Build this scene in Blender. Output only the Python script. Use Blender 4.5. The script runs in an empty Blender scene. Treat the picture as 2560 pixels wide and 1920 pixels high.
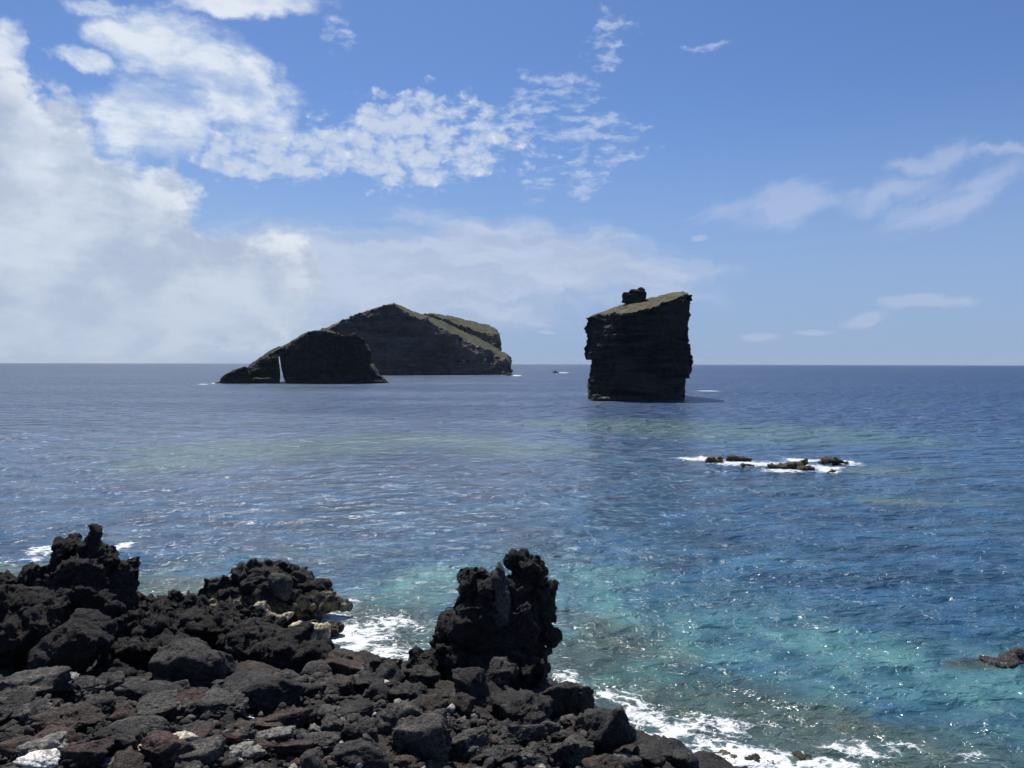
import bpy, bmesh, math
import numpy as np
from mathutils import Vector, Matrix, Euler

S = bpy.context.scene
C = S.collection
R = math.radians

# ------------------------------------------------------------------ camera, world, sun, exposure
CAM_Z = 12.0
PITCH = R(1.50)
FPX = 1922.5                      # focal length in pixels of a 2560 px wide frame
cam_d = bpy.data.cameras.new('camera')
cam = bpy.data.objects.new('camera', cam_d); C.objects.link(cam)
cam.location = (0, 0, CAM_Z)
cam.rotation_euler = (Matrix.Rotation(R(90) - PITCH, 3, 'X') @ Matrix.Rotation(R(0.13), 3, 'Z')).to_euler()
cam_d.sensor_width = 36.0
cam_d.lens = 36.0 * FPX / 2560.0
cam_d.clip_start = 0.2
cam_d.clip_end = 60000
S.camera = cam
SUN_EL, SUN_AZ = R(59), R(-19)    # azimuth measured from +Y, positive towards +X
S.view_settings.view_transform = 'Standard'
S.view_settings.look = 'None'
S.view_settings.exposure = 0.0
S.view_settings.gamma = 1.0
S.view_settings.use_curve_mapping = False
S.cycles.use_denoising = True
S.cycles.max_bounces = 4
S.cycles.diffuse_bounces = 2
S.cycles.glossy_bounces = 2
S.cycles.transmission_bounces = 2
S.cycles.sample_clamp_indirect = 4.0
S.cycles.caustics_reflective = False
S.cycles.caustics_refractive = False

sun_d = bpy.data.lights.new('sun', 'SUN')
sun_d.energy = 5.0; sun_d.angle = R(0.53); sun_d.color = (1.0, 0.95, 0.88)
sun = bpy.data.objects.new('sun', sun_d); C.objects.link(sun)
sdir = Vector((math.sin(SUN_AZ) * math.cos(SUN_EL), math.cos(SUN_AZ) * math.cos(SUN_EL), math.sin(SUN_EL)))
sun.rotation_euler = sdir.to_track_quat('Z', 'Y').to_euler()
sun.location = sdir * 100

CR = np.array(cam.rotation_euler.to_matrix())
def ray(px, py):
    d = CR @ np.array([(px - 1280) / FPX, (960 - py) / FPX, -1.0])
    return d
def P(px, py, Y):
    d = ray(px, py); t = Y / d[1]
    return np.array([d[0] * t, Y, CAM_Z + d[2] * t])
def W(px, py, z=0.0):
    d = ray(px, py); t = (z - CAM_Z) / d[2]
    return np.array([d[0] * t, d[1] * t, z])


class NT:
    """small helper to write node trees"""
    def __init__(s, tree): s.t = tree; s.n = tree.nodes; s.l = tree.links
    def new(s, typ, ins=None, **kw):
        n = s.n.new(typ)
        for k, v in kw.items(): setattr(n, k, v)
        if ins:
            for k, v in ins.items():
                sock = n.inputs[k]
                if isinstance(v, bpy.types.NodeSocket): s.l.new(v, sock)
                else: sock.default_value = v
        return n
    def m(s, op, a, b=None, c=None, clamp=False):
        n = s.n.new('ShaderNodeMath'); n.operation = op; n.use_clamp = clamp
        for i, v in enumerate((a, b, c)):
            if v is None: continue
            if isinstance(v, bpy.types.NodeSocket): s.l.new(v, n.inputs[i])
            else: n.inputs[i].default_value = v
        return n.outputs[0]
    def v(s, op, a, b=None, scale=None):
        n = s.n.new('ShaderNodeVectorMath'); n.operation = op
        for i, x in enumerate((a, b)):
            if x is None: continue
            if isinstance(x, bpy.types.NodeSocket): s.l.new(x, n.inputs[i])
            else: n.inputs[i].default_value = x
        if scale is not None:
            if isinstance(scale, bpy.types.NodeSocket): s.l.new(scale, n.inputs['Scale'])
            else: n.inputs['Scale'].default_value = scale
        return n.outputs['Value'] if op in ('DOT_PRODUCT', 'LENGTH', 'DISTANCE') else n.outputs[0]
    def mr(s, x, a, b, c=0.0, d=1.0, smooth=True):
        n = s.n.new('ShaderNodeMapRange'); n.interpolation_type = 'SMOOTHSTEP' if smooth else 'LINEAR'
        s.l.new(x, n.inputs[0])
        for i, q in enumerate((a, b, c, d)):
            if isinstance(q, bpy.types.NodeSocket): s.l.new(q, n.inputs[i + 1])
            else: n.inputs[i + 1].default_value = q
        return n.outputs[0]
    def mix(s, f, a, b, blend='MIX'):
        n = s.n.new('ShaderNodeMix'); n.data_type = 'RGBA'; n.blend_type = blend
        for k, q in ((0, f), (6, a), (7, b)):
            if isinstance(q, bpy.types.NodeSocket): s.l.new(q, n.inputs[k])
            else: n.inputs[k].default_value = q if k == 0 else (tuple(q) + (1,) if len(q) == 3 else q)
        return n.outputs[2]
    def noise(s, vec, scale, detail=4, rough=0.5, dist=0.0, lac=2.0, out=0):
        n = s.new('ShaderNodeTexNoise', {'Vector': vec, 'Scale': scale, 'Detail': detail, 'Roughness': rough, 'Distortion': dist, 'Lacunarity': lac})
        return n.outputs[out]
    def sep(s, vec):
        n = s.new('ShaderNodeSeparateXYZ', {0: vec}); return n.outputs
    def comb(s, x, y, z):
        n = s.new('ShaderNodeCombineXYZ', {0: x, 1: y, 2: z}); return n.outputs[0]


# ---- sky: Nishita with clouds laid by direction
world = bpy.data.worlds.new('World'); S.world = world; world.use_nodes = True
wt = world.node_tree; wt.nodes.clear(); n = NT(wt)
sky = n.new('ShaderNodeTexSky', sky_type='NISHITA', sun_disc=False, sun_elevation=SUN_EL, sun_rotation=SUN_AZ,
            altitude=0, air_density=1.0, dust_density=0.35, ozone_density=2.5)
geo = n.new('ShaderNodeTexCoord').outputs['Generated']
dx, dy, dz = n.sep(geo)
az = n.m('ARCTAN2', dx, dy)
el = n.m('ARCSINE', n.m('MAXIMUM', n.m('MINIMUM', dz, 1.0), -1.0))
P0 = n.comb(az, el, 0.0)
def ang(F):                       # a point of the photo's sky -> (azimuth, elevation)
    d = ray(F[0] * 1.1573, F[1] * 1.1573); d = d / np.linalg.norm(d)
    return math.atan2(d[0], d[1]), math.asin(d[2])
# three warps of the direction for ragged outlines
wv = n.v('SUBTRACT', n.noise(P0, 9, 5, 0.62, out=1), (0.5, 0.5, 0.5))
Pw = n.v('ADD', P0, n.v('MULTIPLY', wv, (0.16, 0.075, 0)))
def ellipse(vec, F, rx, ry, rot=0.0, soft=1.0):
    """soft ellipse centred at photo point F with radii in photo pixels (2212 wide frame); 1 inside -> 0 outside"""
    a, e = ang(F); k = 1.1573 / FPX
    c, s_ = math.cos(R(rot)), math.sin(R(rot))
    d = n.v('SUBTRACT', vec, (a, e, 0))
    u = n.v('DOT_PRODUCT', d, (c / (rx * k), s_ / (rx * k), 0))
    v = n.v('DOT_PRODUCT', d, (-s_ / (ry * k), c / (ry * k), 0))
    return n.m('SUBTRACT', 1.0, n.m('SQRT', n.m('ADD', n.m('MULTIPLY', u, u), n.m('MULTIPLY', v, v))))
def union(items):
    r = items[0]
    for q in items[1:]: r = n.m('MAXIMUM', r, q)
    return r
# (1) the cumulus bank on the left, its top falling to the right, and the veil trailing from it
bank = union([ellipse(Pw, (-60, 520), 470, 300, -12), ellipse(Pw, (150, 560), 360, 240, -25), ellipse(Pw, (380, 620), 330, 150, 0),
              ellipse(Pw, (-60, 300), 160, 150)])
Pm0 = n.v('ADD', P0, n.v('MULTIPLY', wv, (0.05, 0.025, 0)))
nb = n.noise(n.v('MULTIPLY', P0, (1.0, 1.3, 1)), 16, 8, 0.60)
nb2 = n.noise(n.v('MULTIPLY', Pm0, (1.0, 2.0, 1)), 9, 8, 0.60)
bank_d = n.mr(n.m('ADD', bank, n.m('MULTIPLY', n.m('SUBTRACT', nb, 0.5), 0.85)), 0.03, 0.20)
# (2) veil
veil = union([ellipse(Pw, (780, 600), 640, 130, -2), ellipse(Pw, (1150, 560), 420, 100, -8), ellipse(Pw, (300, 680), 700, 110)])
ns = n.noise(n.v('MULTIPLY', Pw, (1.0, 4.5, 1)), 6, 7, 0.62)
veil_d = n.m('MULTIPLY', n.mr(n.m('ADD', veil, n.m('MULTIPLY', n.m('SUBTRACT', ns, 0.5), 1.3)), -0.05, 0.62), 0.72)
# (3) puffy middle cloud, upper left
puff = union([ellipse(Pw, (330, 250), 140, 110, 8), ellipse(Pw, (440, 150), 230, 95, -22), ellipse(Pw, (520, 195), 120, 50, 0),
              ellipse(Pw, (200, 118), 80, 28, -5), ellipse(Pw, (0, 85), 50, 50), ellipse(Pw, (540, 5), 190, 34, 5), ellipse(Pw, (250, 5), 90, 26)])
puff_d = n.m('MULTIPLY', n.mr(n.m('ADD', n.m('MINIMUM', n.m('MULTIPLY', puff, 1.5), 0.75), n.m('MULTIPLY', n.m('SUBTRACT', nb2, 0.5), 2.2)), 0.05, 0.90), 0.86)
# (4) mottled altocumulus band
Pm = n.v('ADD', P0, n.v('MULTIPLY', wv, (0.05, 0.025, 0)))
mott = union([ellipse(Pw, (910, 300), 330, 135, 3), ellipse(Pw, (600, 322), 270, 82, 4), 
              ellipse(Pw, (980, 360), 150, 55, 8)])
small = union([ellipse(Pw, (1190, 200), 150, 52, 8), ellipse(Pw, (1160, 235), 120, 40, 10), ellipse(Pw, (1250, 265), 110, 60), ellipse(Pw, (1350, 285), 85, 60, -35), ellipse(Pw, (1240, 375), 140, 60, 15), ellipse(Pw, (1300, 130), 70, 30),
               ellipse(Pw, (1320, 60), 60, 80, -60), ellipse(Pw, (1500, 96), 45, 12, 8), ellipse(Pw, (745, 68), 60, 45)])
vor = n.new('ShaderNodeTexVoronoi', {'Vector': n.v('MULTIPLY', Pm, (1.0, 1.35, 1)), 'Scale': 46.0, 'Smoothness': 0.6, 'Detail': 2.0, 'Roughness': 0.6}, feature='SMOOTH_F1').outputs[0]
nm = n.noise(n.v('MULTIPLY', Pm, (1.0, 1.7, 1)), 34, 6, 0.62)
nms = n.noise(n.v('MULTIPLY', Pm, (1.0, 2.6, 1)), 26, 6, 0.62)
mpat = n.m('ADD', n.m('MULTIPLY', n.m('SUBTRACT', 0.42, vor), 0.9), n.m('MULTIPLY', n.m('SUBTRACT', nm, 0.5), 1.6))
nst = n.noise(n.v('MULTIPLY', Pw, (1.0, 7.0, 1)), 9, 6, 0.6)
mott_d = n.m('MULTIPLY', 0.92, n.mr(n.m('ADD', n.m('MINIMUM', n.m('MULTIPLY', mott, 2.4), 1.25), n.m('ADD', mpat, n.m('MULTIPLY', n.m('SUBTRACT', nst, 0.5), 1.5))), 0.05, 1.05))
small_d = n.m('MULTIPLY', n.mr(n.m('ADD', n.m('MINIMUM', n.m('MULTIPLY', small, 1.1), 0.45), n.m('MULTIPLY', n.m('SUBTRACT', nms, 0.5), 2.8)), 0.24, 0.98), 0.52)
# (5) cirrus on the right
cr = R(17)
ax = n.comb(n.m('ADD', n.m('MULTIPLY', az, math.cos(cr)), n.m('MULTIPLY', el, math.sin(cr))),
            n.m('SUBTRACT', n.m('MULTIPLY', el, math.cos(cr)), n.m('MULTIPLY', az, math.sin(cr))), 0.0)
nc = n.noise(n.v('ADD', n.v('MULTIPLY', ax, (1.0, 5.0, 1)), n.v('MULTIPLY', wv, (0.12, 0.12, 0))), 9, 8, 0.60)
cir = union([ellipse(Pw, (1690, 450), 170, 52, 4), ellipse(Pw, (2060, 425), 190, 42, 24), ellipse(Pw, (1910, 420), 140, 40, 18),
             ellipse(Pw, (2010, 325), 110, 26, 10), ellipse(Pw, (2150, 312), 90, 18, -6)])
cir_d = n.m('MULTIPLY', n.mr(n.m('ADD', cir, n.m('MULTIPLY', n.m('SUBTRACT', nc, 0.5), 1.5)), 0.0, 0.85), 0.45)
# (6) low distant cumulus near the horizon
low = union([ellipse(Pm, (2010, 655), 120, 18), ellipse(Pm, (1868, 690), 55, 20, 10), ellipse(Pm, (1640, 722), 50, 12), ellipse(Pm, (1760, 716), 60, 9),
             ellipse(Pm, (1178, 718), 30, 7), ellipse(Pm, (1520, 515), 30, 9)])
low_d = n.m('MULTIPLY', n.mr(n.m('ADD', low, n.m('MULTIPLY', n.m('SUBTRACT', nm, 0.5), 1.3)), 0.1, 0.6), 0.38)
# (7) the same kind of broken cloud goes on all round outside the picture
outm = n.m('MAXIMUM', n.mr(n.m('ABSOLUTE', az), 0.68, 0.9), n.mr(el, 0.50, 0.72))
P3 = n.v('MULTIPLY', geo, (1.0, 1.0, 2.2))
no = n.noise(P3, 2.6, 8, 0.6)
out_d = n.m('MULTIPLY', n.m('MULTIPLY', n.mr(no, 0.52, 0.74), outm), 0.40)
# bright knots inside the bank
knot = n.mr(n.noise(n.v('MULTIPLY', Pm0, (1.0, 1.5, 1)), 15, 8, 0.62), 0.44, 0.62)
edge = n.mr(bank, 0.60, 0.05)
shade = n.mr(n.noise(n.v('MULTIPLY', Pm0, (1.0, 1.7, 1)), 7, 8, 0.60), 0.36, 0.62)
SKYK = 0.085
skc = n.new('ShaderNodeVectorMath', operation='MULTIPLY'); wt.links.new(sky.outputs[0], skc.inputs[0]); skc.inputs[1].default_value = (0.70, 0.865, 1.18)
base = n.v('SCALE', skc.outputs[0], scale=SKYK)
# faint whitening towards the horizon, as the air does
hz = n.mr(el, 0.34, 0.0)
base = n.mix(n.m('MULTIPLY', hz, 0.88), base, n.mix(n.mr(az, -0.6, 0.15), (0.37, 0.51, 0.69), (0.295, 0.42, 0.665)))
cw = (0.64, 0.72, 0.83); cg = (0.42, 0.50, 0.66); cb = (0.84, 0.89, 0.94)
bankc = n.mix(shade, cw, cg)
bankc = n.mix(n.m('MULTIPLY', knot, n.m('ADD', n.m('MULTIPLY', edge, 0.68), 0.16)), bankc, cb)
lowhaze = n.mr(el, 0.16, 0.01)
bankc = n.mix(n.m('MULTIPLY', lowhaze, 0.6), bankc, (0.46, 0.56, 0.72))
col = base
col = n.mix(n.m('MULTIPLY', veil_d, n.mr(el, 0.0, 0.06, 0.55, 1.0)), col, n.mix(n.mr(ns, 0.4, 0.6), (0.50, 0.57, 0.72), (0.60, 0.66, 0.80)))
col = n.mix(cir_d, col, (0.56, 0.62, 0.80))
col = n.mix(low_d, col, (0.56, 0.62, 0.78))
col = n.mix(puff_d, col, n.mix(n.mr(nb2, 0.42, 0.62), (0.58, 0.68, 0.83), cb))
col = n.mix(small_d, col, (0.72, 0.79, 0.90))
col = n.mix(mott_d, col, n.mix(n.mr(mpat, -0.2, 0.4), (0.58, 0.67, 0.82), cb))
col = n.mix(n.m('MULTIPLY', bank_d, 0.93), col, bankc)
col = n.mix(out_d, col, cw)
bg = n.new('ShaderNodeBackground', {'Color': col, 'Strength': 1.0})
n.l.new(bg.outputs[0], n.new('ShaderNodeOutputWorld').inputs[0])
world.cycles.sampling_method = 'MANUAL'; world.cycles.sample_map_resolution = 512

# ------------------------------------------------------------------ numeric noise
_rng = np.random.RandomState(7)
_G = _rng.normal(size=(4096, 3)); _G /= np.linalg.norm(_G, axis=1)[:, None]
_U = _rng.rand(4096, 3)
def _h(ix, iy, iz, seed):
    h = (ix.astype(np.int64) * 73856093) ^ (iy.astype(np.int64) * 19349663) ^ (iz.astype(np.int64) * 83492791) ^ (seed * 2654435761)
    h = (h ^ (h >> 13)) * 1274126177
    return ((h ^ (h >> 16)) & 4095)
def noise3(p, seed=0):
    i = np.floor(p); f = p - i; u = f * f * f * (f * (f * 6 - 15) + 10)
    r = 0
    for a in (0, 1):
        for b in (0, 1):
            for c in (0, 1):
                g = _G[_h(i[:, 0] + a, i[:, 1] + b, i[:, 2] + c, seed)]
                d = (g * (f - np.array([a, b, c]))).sum(1)
                w = (u[:, 0] if a else 1 - u[:, 0]) * (u[:, 1] if b else 1 - u[:, 1]) * (u[:, 2] if c else 1 - u[:, 2])
                r = r + d * w
    return r * 1.5
def fbm(p, octv=4, seed=0, gain=0.5, lac=2.03):
    r = 0; a = 1.0; q = p.copy()
    for k in range(octv):
        r = r + a * noise3(q, seed + k * 17); q = q * lac; a *= gain
    return r
def ridged(p, octv=4, seed=0, gain=0.5):
    r = 0; a = 1.0; q = p.copy()
    for k in range(octv):
        r = r + a * (1 - 2 * np.abs(noise3(q, seed + k * 31))); q = q * 2.07; a *= gain
    return r
def worley(p, seed=0):
    i = np.floor(p); f1 = np.full(len(p), 9.0); f2 = np.full(len(p), 9.0)
    for a in (-1, 0, 1):
        for b in (-1, 0, 1):
            for c in (-1, 0, 1):
                j = i + np.array([a, b, c])
                q = j + _U[_h(j[:, 0], j[:, 1], j[:, 2], seed)]
                d = np.sqrt(((p - q) ** 2).sum(1))
                f2 = np.minimum(f2, np.maximum(f1, d)); f1 = np.minimum(f1, d)
    return f1, f2
def plates(p, seed=0, w=0.16):
    """broken plates: each cell gets its own level, with creases between the cells"""
    i = np.floor(p); f1 = np.full(len(p), 9.0); f2 = np.full(len(p), 9.0); val = np.zeros(len(p))
    for a in (-1, 0, 1):
        for b in (-1, 0, 1):
            for c in (-1, 0, 1):
                j = i + np.array([a, b, c]); h = _h(j[:, 0], j[:, 1], j[:, 2], seed)
                q = j + _U[h]; e = p - q
                d = np.sqrt((e ** 2).sum(1))
                lv = (_U[(h * 7 + 13) & 4095, 0] - 0.5) + 0.9 * (e * (_U[(h * 3 + 5) & 4095] - 0.5)).sum(1)
                nearer = d < f1
                f2 = np.where(nearer, f1, np.minimum(f2, d)); f1 = np.where(nearer, d, f1); val = np.where(nearer, lv, val)
    return val * sm(f2 - f1, 0.0, w) - 0.12 * (1 - sm(f2 - f1, 0.0, w))
def sm(x, a, b):
    t = np.clip((x - a) / (b - a), 0, 1); return t * t * (3 - 2 * t)

# ------------------------------------------------------------------ mesh helpers
def mesh_np(name, co, faces, smooth=True):
    """faces: (n,3) or (n,4) int array"""
    me = bpy.data.meshes.new(name); k = faces.shape[1]
    me.vertices.add(len(co)); me.vertices.foreach_set('co', np.ascontiguousarray(co, dtype=np.float32).ravel())
    me.loops.add(faces.size); me.loops.foreach_set('vertex_index', np.ascontiguousarray(faces, dtype=np.int32).ravel())
    me.polygons.add(len(faces)); me.polygons.foreach_set('loop_start', np.arange(0, faces.size, k, dtype=np.int32))
    me.update(calc_edges=True); me.validate()
    me.polygons.foreach_set('use_smooth', np.full(len(me.polygons), smooth))
    return me
def get_co(me):
    a = np.empty(len(me.vertices) * 3, dtype=np.float32); me.vertices.foreach_get('co', a); return a.reshape(-1, 3).astype(float)
def get_no(me):
    a = np.empty(len(me.vertices) * 3, dtype=np.float32); me.vertex_normals.foreach_get('vector', a); return a.reshape(-1, 3).astype(float)
def set_co(me, co):
    me.vertices.foreach_set('co', np.ascontiguousarray(co, dtype=np.float32).ravel()); me.update()
def attr(me, name, col):
    a = me.attributes.new(name, 'FLOAT_COLOR', 'POINT'); a.data.foreach_set('color', np.ascontiguousarray(col, dtype=np.float32).ravel())
def link(name, me, mat=None, parent=None, label=None, cat=None, group=None, kind=None):
    o = bpy.data.objects.new(name, me); C.objects.link(o)
    if mat is not None and me is not None and not me.materials: me.materials.append(mat)
    if parent is not None: o.parent = parent
    if label: o['label'] = label
    if cat: o['category'] = cat
    if group: o['group'] = group
    if kind: o['kind'] = kind
    return o
_ico = {}
def ico(sub):
    if sub not in _ico:
        bm = bmesh.new(); bmesh.ops.create_icosphere(bm, subdivisions=sub, radius=1.0)
        v = np.array([q.co[:] for q in bm.verts]); v /= np.linalg.norm(v, axis=1)[:, None]
        f = np.array([[q.index for q in g.verts] for g in bm.faces]); bm.free(); _ico[sub] = (v, f)
    return _ico[sub]
def rock_shape(seed, sub=4, sharp=18, planes=12, rough=1.0, lo=0.58, hi=0.95):
    """an angular lump: a rounded convex polyhedron with broken, pitted surface, fitted into [-1,1]^3"""
    d, f = ico(sub); rs = np.random.RandomState(seed)
    nn = rs.normal(size=(planes, 3)); nn /= np.linalg.norm(nn, axis=1)[:, None]
    nn = np.vstack([nn, np.eye(3), -np.eye(3)]); h = np.concatenate([rs.uniform(lo, hi, planes), np.full(6, 1.0)])
    t = np.maximum(d @ nn.T, 1e-3) / h[None]
    r = (t ** sharp).sum(1) ** (-1.0 / sharp)
    if rough:
        q = d * r[:, None]
        r = r * (1 + rough * (0.10 * fbm(q * 1.4, 3, seed) + 0.03 * ridged(q * 4.2, 3, seed + 5)))
        if sub >= 3:
            qq = q + 0.12 * np.stack([noise3(q * 2.5, seed + 1), noise3(q * 2.5 + 7, seed + 2), noise3(q * 2.5 + 19, seed + 4)], 1)
            r = r + rough * (0.20 * plates(qq * 1.7 + seed, seed + 3, 0.08) + 0.07 * plates(qq * 4.1, seed + 6, 0.12) + 0.026 * fbm(q * 10, 3, seed + 9))
    v = d * r[:, None]
    lo_, hi_ = v.min(0), v.max(0)
    v = (v - (lo_ + hi_) / 2) / ((hi_ - lo_) / 2)
    return v, f
def rot(seed, tilt=0.35):
    rs = np.random.RandomState(seed)
    return np.array(Euler((rs.uniform(-tilt, tilt), rs.uniform(-tilt, tilt), rs.uniform(0, 6.28))).to_matrix())

# ------------------------------------------------------------------ materials
def rock_mat(name, c1, c2, c3=None, rough=0.82, bump=0.06, scale=1.0, wet=True, fleck=0.0, seaweed=None, tint=False, spec=0.3):
    m = bpy.data.materials.new(name); m.use_nodes = True; t = NT(m.node_tree)
    b = m.node_tree.nodes['Principled BSDF']
    g = t.new('ShaderNodeNewGeometry'); pos = g.outputs['Position']
    a1 = t.noise(pos, 0.9 * scale, 6, 0.62); a2 = t.noise(pos, 9.0 * scale, 5, 0.65)
    col = t.mix(t.mr(a1, 0.38, 0.64), c1, c2)
    if c3: col = t.mix(t.mr(t.noise(t.v('ADD', pos, (31, 7, 3)), 0.55 * scale, 5, 0.6), 0.52, 0.68), col, c3)
    if tint:
        col = t.new('ShaderNodeAttribute', attribute_name='tint').outputs['Color']
    col = t.mix(1.0, col, t.new('ShaderNodeCombineColor', {0: t.mr(a2, 0.3, 0.7, 0.42, 1.75), 1: t.mr(a2, 0.3, 0.7, 0.42, 1.70), 2: t.mr(a2, 0.3, 0.7, 0.42, 1.62)}).outputs[0], 'MULTIPLY')
    a3 = t.noise(pos, 24.0 * scale, 4, 0.7)
    col = t.v('SCALE', col, scale=t.mr(a3, 0.34, 0.66, 0.55, 1.55))
    if fleck:
        fl = t.mr(t.noise(pos, 26 * scale, 3, 0.7), 0.64, 0.72)
        col = t.mix(t.m('MULTIPLY', fl, fleck), col, (0.16, 0.155, 0.135))
    z = t.sep(pos)[2]
    rgh = rough
    if seaweed:
        zz = t.m('ADD', z, t.m('MULTIPLY', t.m('SUBTRACT', t.noise(pos, 1.1, 5, 0.65), 0.5), 1.6))
        f = t.m('MULTIPLY', t.mr(zz, seaweed[1], seaweed[1] - 0.35), t.mr(t.noise(pos, 2.3, 6, 0.7), seaweed[2], seaweed[2] + 0.12))
        col = t.mix(f, col, t.mix(t.mr(t.noise(pos, 3.1, 4, 0.6), 0.4, 0.6), seaweed[0], seaweed[3]))
    if wet:
        zz = t.m('ADD', z, t.m('MULTIPLY', t.m('SUBTRACT', a1, 0.5), 0.8))
        wf = t.mr(zz, 0.55, 0.15)
        col = t.mix(t.m('MULTIPLY', wf, 0.55), col, t.v('SCALE', col, scale=0.4))
        rgh = t.mr(wf, 0, 1, rough, 0.28)
    t.l.new(col, b.inputs['Base Color'])
    if isinstance(rgh, float): b.inputs['Roughness'].default_value = rgh
    else: t.l.new(rgh, b.inputs['Roughness'])
    b.inputs['Specular IOR Level'].default_value = spec
    v1 = t.new('ShaderNodeTexVoronoi', {'Vector': t.v('ADD', pos, t.v('SCALE', t.noise(pos, 5, 2, 0.5, out=1), scale=0.15)), 'Scale': 11.0 * scale, 'Detail': 2.0, 'Roughness': 0.7}).outputs[0]
    hh = t.m('ADD', t.m('MULTIPLY', t.noise(pos, 3.2 * scale, 9, 0.68), 1.0), t.m('MULTIPLY', v1, -0.35))
    hh = t.m('ADD', hh, t.m('MULTIPLY', t.mr(t.noise(pos, 30 * scale, 3, 0.6), 0.35, 0.5), 0.18))
    bp = t.new('ShaderNodeBump', {'Strength': 1.0, 'Distance': bump, 'Height': hh})
    t.l.new(bp.outputs[0], b.inputs['Normal'])
    return m
M = {}
M['lava'] = rock_mat('black_lava', (0.016, 0.015, 0.0145), (0.034, 0.0315, 0.0295), (0.034, 0.027, 0.023), bump=0.16, fleck=0.5)
M['lava_sea'] = rock_mat('lava_at_waterline', (0.019, 0.018, 0.0175), (0.034, 0.031, 0.029), None, bump=0.10, fleck=0.6,
                         seaweed=((0.42, 0.38, 0.25), 1.35, 0.43, (0.24, 0.20, 0.10)))
M['black'] = rock_mat('basalt_dark', (0.021, 0.020, 0.019), (0.050, 0.047, 0.044), None, bump=0.08, fleck=0.5)
M['grey'] = rock_mat('basalt_grey', (0.044, 0.042, 0.039), (0.104, 0.098, 0.088), (0.062, 0.059, 0.053), bump=0.09, fleck=0.7)
M['brown'] = rock_mat('basalt_brown', (0.040, 0.031, 0.025), (0.066, 0.049, 0.038), (0.037, 0.030, 0.026), bump=0.075, fleck=0.5)
M['red'] = rock_mat('scoria_red', (0.040, 0.026, 0.023), (0.066, 0.041, 0.035), (0.045, 0.030, 0.026), bump=0.07, fleck=0.4)
M['light'] = rock_mat('stone_pale_grey', (0.11, 0.11, 0.10), (0.21, 0.205, 0.185), None, bump=0.02, wet=False)
M['beige'] = rock_mat('stone_beige', (0.36, 0.33, 0.27), (0.55, 0.51, 0.43), None, bump=0.02, wet=False)
M['white'] = rock_mat('stone_white', (0.52, 0.51, 0.46), (0.72, 0.70, 0.63), None, bump=0.01, wet=False)
M['bleached'] = rock_mat('rock_bleached', (0.30, 0.27, 0.19), (0.56, 0.50, 0.36), (0.13, 0.11, 0.055), bump=0.05, wet=False)
M['weed'] = rock_mat('rock_weedy_brown', (0.10, 0.070, 0.028), (0.15, 0.10, 0.040), (0.040, 0.032, 0.020), bump=0.08, wet=False, rough=0.6)
M['olive'] = rock_mat('rock_weedy_dark', (0.030, 0.028, 0.019), (0.060, 0.052, 0.030), (0.10, 0.070, 0.030), bump=0.08, wet=False, rough=0.6)
M['rubble'] = rock_mat('rubble', (0.03, 0.03, 0.03), (0.03, 0.03, 0.03), None, bump=0.02, tint=True)
M['ground'] = rock_mat('shore_bed', (0.016, 0.015, 0.014), (0.030, 0.027, 0.024), (0.034, 0.024, 0.020), bump=0.06, fleck=0.4)

def cliff_mat(name, c1, c2, cg1, cg2, strata, zs=1.0, low=None, bump=1.0):
    m = bpy.data.materials.new(name); m.use_nodes = True; t = NT(m.node_tree)
    b = m.node_tree.nodes['Principled BSDF']; b.inputs['Roughness'].default_value = 0.9; b.inputs['Specular IOR Level'].default_value = 0.2
    g = t.new('ShaderNodeNewGeometry'); pos = g.outputs['Position']
    w = t.v('ADD', pos, t.v('SCALE', t.noise(pos, 0.05 * zs, 4, 0.6, out=1), scale=strata * 6))
    st = t.noise(t.v('MULTIPLY', w, (0.12, 0.12, 1.0)), 0.45 * zs, 6, 0.65)
    a1 = t.noise(pos, 0.09 * zs, 7, 0.65)
    col = t.mix(t.mr(t.m('ADD', t.m('MULTIPLY', st, 0.5), t.m('MULTIPLY', a1, 0.5)), 0.40, 0.60), c1, c2)
    if low:
        z = t.m('ADD', t.sep(pos)[2], t.m('MULTIPLY', t.m('SUBTRACT', a1, 0.5), low[1] * 1.4))
        col = t.mix(t.m('MULTIPLY', t.mr(z, low[1], low[1] * 0.4), 0.8), col, low[0])
    gr = t.new('ShaderNodeAttribute', attribute_name='grass').outputs['Fac']
    up = t.sep(g.outputs['Normal'])[2]
    gf = t.m('MULTIPLY', t.mr(t.m('ADD', gr, t.m('MULTIPLY', t.m('SUBTRACT', t.noise(pos, 0.25 * zs, 6, 0.7), 0.5), 1.1)), 0.40, 0.62), t.mr(up, 0.12, 0.42))
    gc = t.mix(t.mr(t.noise(pos, 0.35 * zs, 7, 0.7), 0.38, 0.62), cg1, cg2)
    gc = t.v('SCALE', gc, scale=t.mr(t.noise(pos, 1.6 * zs, 5, 0.72), 0.36, 0.62, 0.35, 1.35))
    col = t.mix(gf, col, gc)
    t.l.new(col, b.inputs['Base Color'])
    hh = t.m('ADD', t.m('MULTIPLY', st, strata * 2.2), t.noise(pos, 0.6 * zs, 8, 0.68))
    bp = t.new('ShaderNodeBump', {'Strength': 1.0, 'Distance': bump, 'Height': hh})
    t.l.new(bp.outputs[0], b.inputs['Normal'])
    return m
M['stack'] = cliff_mat('stack_cliff', (0.017, 0.0165, 0.016), (0.058, 0.052, 0.045), (0.070, 0.068, 0.032), (0.150, 0.130, 0.078), 0.6, 1.0,
                       low=((0.050, 0.045, 0.036), 2.6), bump=0.8)
M['island'] = cliff_mat('island_cliff', (0.044, 0.043, 0.043), (0.125, 0.108, 0.092), (0.036, 0.046, 0.020), (0.088, 0.090, 0.042), 0.35, 0.35, bump=2.2)
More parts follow.
